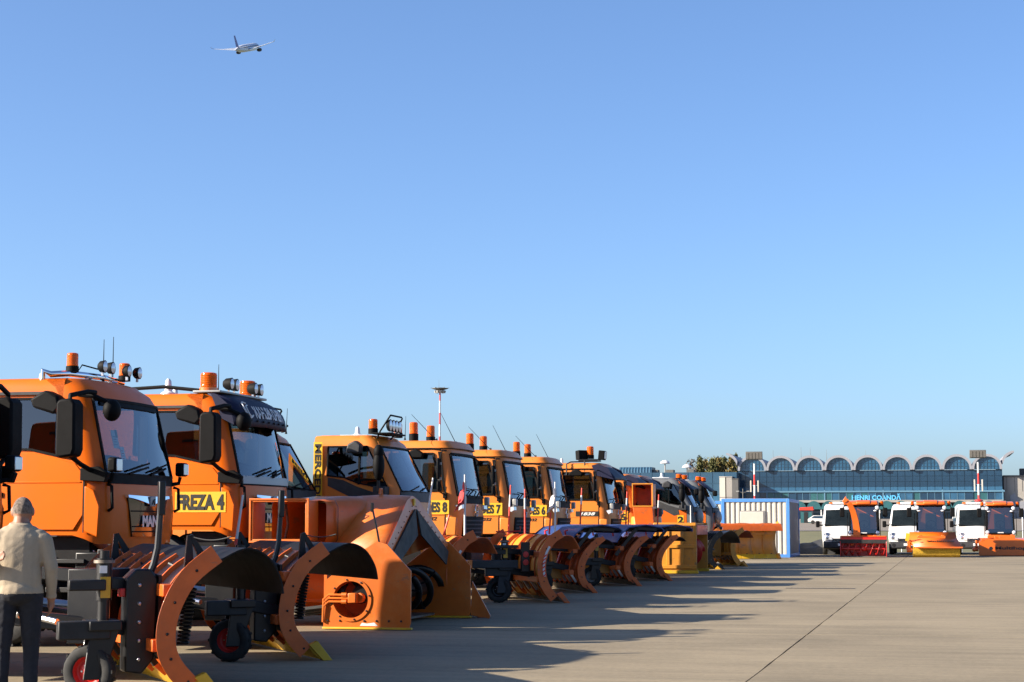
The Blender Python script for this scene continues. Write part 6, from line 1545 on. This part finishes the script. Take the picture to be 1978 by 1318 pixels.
# ================================================================== AIRLINER
def airliner():
    d = ray(476, 93).normalized(); pos = _C + d * 950
    rt_ = d.cross(Vector((0, 0, 1))).normalized(); up_ = rt_.cross(d)
    fwd = (d * .93 + rt_ * .30 + up_ * .06).normalized()
    zz = (Vector((0, 0, 1)) - fwd * fwd.z).normalized(); yy = zz.cross(fwd)
    bank = Matrix.Rotation(R(-4), 3, fwd); yy = bank @ yy; zz = bank @ zz
    t = thing('airliner', 'white passenger jet with a dark fin climbing away in the sky', 'airplane', pos)
    t.rotation_euler = Matrix((fwd, yy, zz)).transposed().to_euler()
    prof = [(.05, 18.5), (.8, 18.0), (1.4, 16.8), (1.85, 14.8), (2.0, 12), (2.0, -6), (1.7, -10), (1.1, -14), (.4, -17.5), (.05, -18)]
    fu = obj('fuselage', G().lathe([(r, x) for r, x in prof][::-1], (0, 0, 0), 'x', 20), 'aircraft_white', t)
    wn = G()
    for k in range(30): wn.b2(-9 + k * .8, -8.6 + k * .8, -2.02, -1.97, .35, .7).b2(-9 + k * .8, -8.6 + k * .8, 1.97, 2.02, .35, .7)
    obj('windows', wn, 'ink', fu)
    def foil(pts, th):
        g = G(); v = []
        for (x0, x1, y, z), w_ in zip(pts, th): v += [(x0, y, z), (lerp(x0, x1, .35), y, z + w_), (x1, y, z), (lerp(x0, x1, .35), y, z - w_)]
        f = [(i * 4 + k, i * 4 + (k + 1) % 4, i * 4 + 4 + (k + 1) % 4, i * 4 + 4 + k) for i in range(len(pts) - 1) for k in range(4)]
        f += [(0, 1, 2, 3), tuple((len(pts) - 1) * 4 + k for k in range(4))]; return g.add(v, f)
    for s in (-1, 1):
        w = obj('wing', foil([(4.5, -3, s * 1.2, -1.0), (1.8, -3.2, s * 6, -.3), (-3.2, -5.0, s * 16, 1.5), (-3.7, -5.1, s * 16.8, 1.9), (-4.3, -5.2, s * 17.2, 2.7)], [.5, .35, .15, .1, .05]), 'aircraft_white', t, smooth=25)
        obj('engine', G().lathe([(.4, -1.6), (.75, -1.2), (.95, .5), (.92, 2.2), (.8, 2.3)], (2.6, s * 5.6, -1.75), 'x', 16), 'grey_plastic', w)
        obj('tailplane', foil([(-13.2, -16.2, s * .5, .6), (-15.6, -17.0, s * 6.2, 1.0)], [.25, .08]), 'aircraft_white', t, smooth=25)
    fn = G(); v = []
    for x0, x1, z, w_ in ((-11.8, -16.2, 1.2, .3), (-15.0, -17.2, 7.0, .1)): v += [(x0, 0, z), (lerp(x0, x1, .35), w_, z), (x1, 0, z), (lerp(x0, x1, .35), -w_, z)]
    obj('fin', fn.add(v, [(k, (k + 1) % 4, 4 + (k + 1) % 4, 4 + k) for k in range(4)] + [(3, 2, 1, 0), (4, 5, 6, 7)]), 'aircraft_fin', t, smooth=25)
    return t

# ================================================================== PLACING THE ROW
TK = 0.95
truck_a('orange truck cut off by the left edge, only cab corner and mirror in view', (-9.62, 16.75, 0), 'plain')
man = truck_a('orange truck with a chrome roof bar and a big chrome-winged grille', (-9.6, 21.25, 0), 'bar'); man.scale = (1, .97, 1.03)
for s in (-1,): text(man, 'badge_text', '18.320', .30, .055, (-1.45, -1.14, 1.93), '-y', 'chrome', .02, .2)
fz = truck_a('orange truck lettered FREZA 4 with a dark lettered visor over its windscreen', (-9.64, 25.72, 0), 'visor'); fz.scale = (1.03, .98, 1.07)
text(fz, 'badge_text', '26.480', .30, .055, (-1.32, -1.14, 1.93), '-y', 'chrome', .02, .2)
truck_u('orange short-cab truck half hidden behind the FREZA 4 truck, four round lamps on its roof', (-10.60, 29.9, 0))
truck_u('orange short-cab truck with vertical yellow MERCEDES sign and four roof lamps in a frame', (-9.24, 32.6, 0), signtext='MERCEDES 9').scale = (.9, 1, 1)
m8 = truck_m('two-beacon orange truck lettered MERCEDES 8, behind the pointed blower hood', (-9.4, 37.35, 0))
m7 = copy_thing(m8, (-9.4, 42.15, 0), label='two-beacon orange truck lettered MERCEDES 7, between the MERCEDES 8 and 6 trucks')
m6 = copy_thing(m8, (-9.3, 46.7, 0), label='two-beacon orange truck lettered MERCEDES 6, nearest the black-visored trucks')
for o, k in ((m8, '8'), (m7, '7'), (m6, '6')):
    sign(o, -1.36, -.21, 1.645, 1.92, -1.167, 'MERCEDES ' + k)
    text(o, 'badge_text', '2032', .30, .075, (-.62, -1.17, 1.555), '-y', 'ink', .02, .3)
k1 = truck_m('orange truck with a black sun visor and a lamp cluster on a bracket, badge 1838', (-8.75, 51.6, 0), True)
obj('badge_plate', G().b2(-.95, -.3, -1.172, -1.166, 1.66, 1.80), 'ink', k1); text(k1, 'badge_text', '1838', .42, .085, (-.6, -1.175, 1.73), '-y', 'white_paint', .03, .3)
br = obj('lamp_bracket', G().tube([(-1.2, -1.2, 2.8), (-1.2, -1.2, 3.1), (-1.1, -1.1, 3.16), (-.6, -.9, 3.18)], .02, 6).tube([(-.7, -1.1, 2.85), (-.7, -1.1, 3.2)], .02, 6).b2(-.9, -.35, -1.0, -.4, 3.18, 3.24), 'black_metal', k1)
beacon(k1, (-.62, -.65, 3.26), .10, .34, .3)
for x, y, rz in ((-.85, -.75, 2.4), (-.3, -.5, .0)):
    lm = obj('flood_lamp', G().box((x, y, 3.36), (.18, .32, .26), (0, .1, rz)), 'black_plastic', k1, bevel=.02); obj('lens', G().box((x + .1 * math.cos(rz), y + .1 * math.sin(rz), 3.36), (.02, .26, .2), (0, .1, rz)), 'lamp_face', lm)
k2 = truck_m('orange truck with a black sun visor standing second behind the MERCEDES 6 truck', (-8.65, 56.2, 0), True); k2.scale = (1, 1, .94)
sign(k2, -.62, -.32, 1.62, 1.92, -1.167, '6')
k3 = truck_m('orange truck with a dark visor behind the upright square chute', (-8.9, 60.4, 0), True); k3.scale = (1, 1, .96)
obj('roof_plate', G().b2(-1.9, -.9, -.9, .3, 3.14, 3.18), 'white_plastic', k3)
g2 = truck_u('truck with grey upper cab and orange lower cab, yellow number 2 on its door', (-7.9, 64.1, 0), 'paint_hog', False, '2', 'paint_grey')
g1 = copy_thing(g2, (-7.65, 67.6, 0), label='truck with grey upper cab and orange lower cab, farthest of the row by the container')
for o in (g2, g1):
    vz = obj('sun_visor', G().add([(-.12 + .08 * (1 - q * q), q * 1.0, 2.62) for q in (-1, -.5, 0, .5, 1)] + [(-.62 + .05 * (1 - q * q), q * 1.0, 3.0) for q in (-1, -.5, 0, .5, 1)], [(k, k + 1, k + 6, k + 5) for k in range(4)]), 'visor_navy', o, fixn=False)
    vz.modifiers.new('s', 'SOLIDIFY').thickness = .02
    obj('ramp_mirror', G().box((.02, -.85, 2.55), (.16, .22, .2)), 'black_plastic', o, bevel=.04)
    obj('side_cover', G().ball((.12, -.75, 1.7), .2, 12, 8, (.7, 1, 1.2)), 'lamp_grey', o)

for o in [q for q in COL.objects if q.name.startswith('plow_truck')]:
    o.location.x *= TK; o.location.y *= TK; o.scale = (o.scale.x * TK, o.scale.y * TK, o.scale.z * .972)

plough('nearest snow plow with dark sheets, orange ribs, coil spring and red-rimmed wheel beside the man', (-5.70, 14.0), 37, 3.8, 'A', wheels=[(-.93, .32, .21, 'red_paint')])
plough('snow plow with dark sheets and orange ribs, red-rimmed support wheel standing before the chrome-winged truck', (-6.12, 17.99), 35, 3.7, 'A', wheels=[(-.92, .2, .215, 'red_paint')], poles=[((-.1, 1.6, 1.15), .6, ('white', 'base'), (.08, 0))])
blower()
plough('orange snow plow with a rounded flap, partly hidden behind the big blower', (-6.64, 26.75), 30, 3.4, 'B', poles=[((-.1, 1.2, 1.22), .95, ('white', 'base'), (.14, 0)), ((.02, -.85, 1.22), .95, ('white', 'flag', 'flag_red'), (.0, 0)), ((-.02, .3, 1.2), .35, ('red',), (.1, .0))])
plough('orange scalloped snow plow, sunlit yellow painted on its sheets, with black wheel, striped reflector and lamp frame', (-6.37, 32.04), 29, 3.7, 'B', wheels=[(-1.08, .48, .23, 'black_metal')], poles=[((-.1, 1.45, 1.22), .95, ('red', 'band'), (.05, 0)), ((-.1, .3, 1.22), .85, ('red', 'band'), (0, 0)), ((.0, -1.3, 1.22), .95, ('white', 'flag', 'flag_white'), (0, 0)), ((-.02, -1.0, 1.22), .4, ('red',), (.03, 0))])
for i, (tp_, lb) in enumerate((((-6.73, 36.83), 'orange plow with blue deflector sheets, nearest of the three blue-topped plows'), ((-6.48, 41.13), 'orange plow with blue deflector sheets, middle one of the three'), ((-6.33, 45.14), 'orange plow with blue deflector sheets, beside the tall amber blower'))):
    plough(lb, tp_, 27, 3.1, 'C', wheels=[(-.98, .35, .22, 'lamp_grey')], poles=[((-.15, -1.15, 1.4), .75, ('red', 'band'), (.04, 0))], group='plows with blue deflectors')
amber_blower()
plough('small black plow with a red and white striped plate behind the amber blower', tuple(gz(1395, 1101).xy), 22, 2.2, 'E')
plough('low amber plow with dark edges before the wide yellow plow', tuple(gz(1440, 1095).xy), 24, 2.6, 'D')
wp = plough('wide yellow plow with a scalloped brown top edge in front of the container', (lambda e: (e.x - .883 * 4.3, e.y - .469 * 4.3))(gz(1506, 1080)), -62, 4.3, 'D'); wp.scale = (1.25, 1, 1.2)

for px, py, kd, lb in ((1668, 1077, 'blower', 'compact orange tractor with a red snow blower and tall curved chute'), (1800, 1077, 'hooded', 'compact orange tractor with a sloping brush hood and yellow brush'), (1936, 1074.5, 'upright', 'compact orange tractor with an upright lettered brush cover at the right edge')):
    p = gz(px, py); hog(lb, (p.x, p.y + .15, 0), kd)
for px, lb in ((1629, 'white van behind the red snow blower, its left mirror in view'), (1757, 'white van between the two left tractors'), (1892, 'white van behind the rightmost tractor')):
    p = gz(px, 1072.5); van(lb, (p.x, p.y + .6, 0)).rotation_euler = (0, 0, R({1629: 3.5, 1757: -1.2, 1892: 1.5}[px]))
airliner()
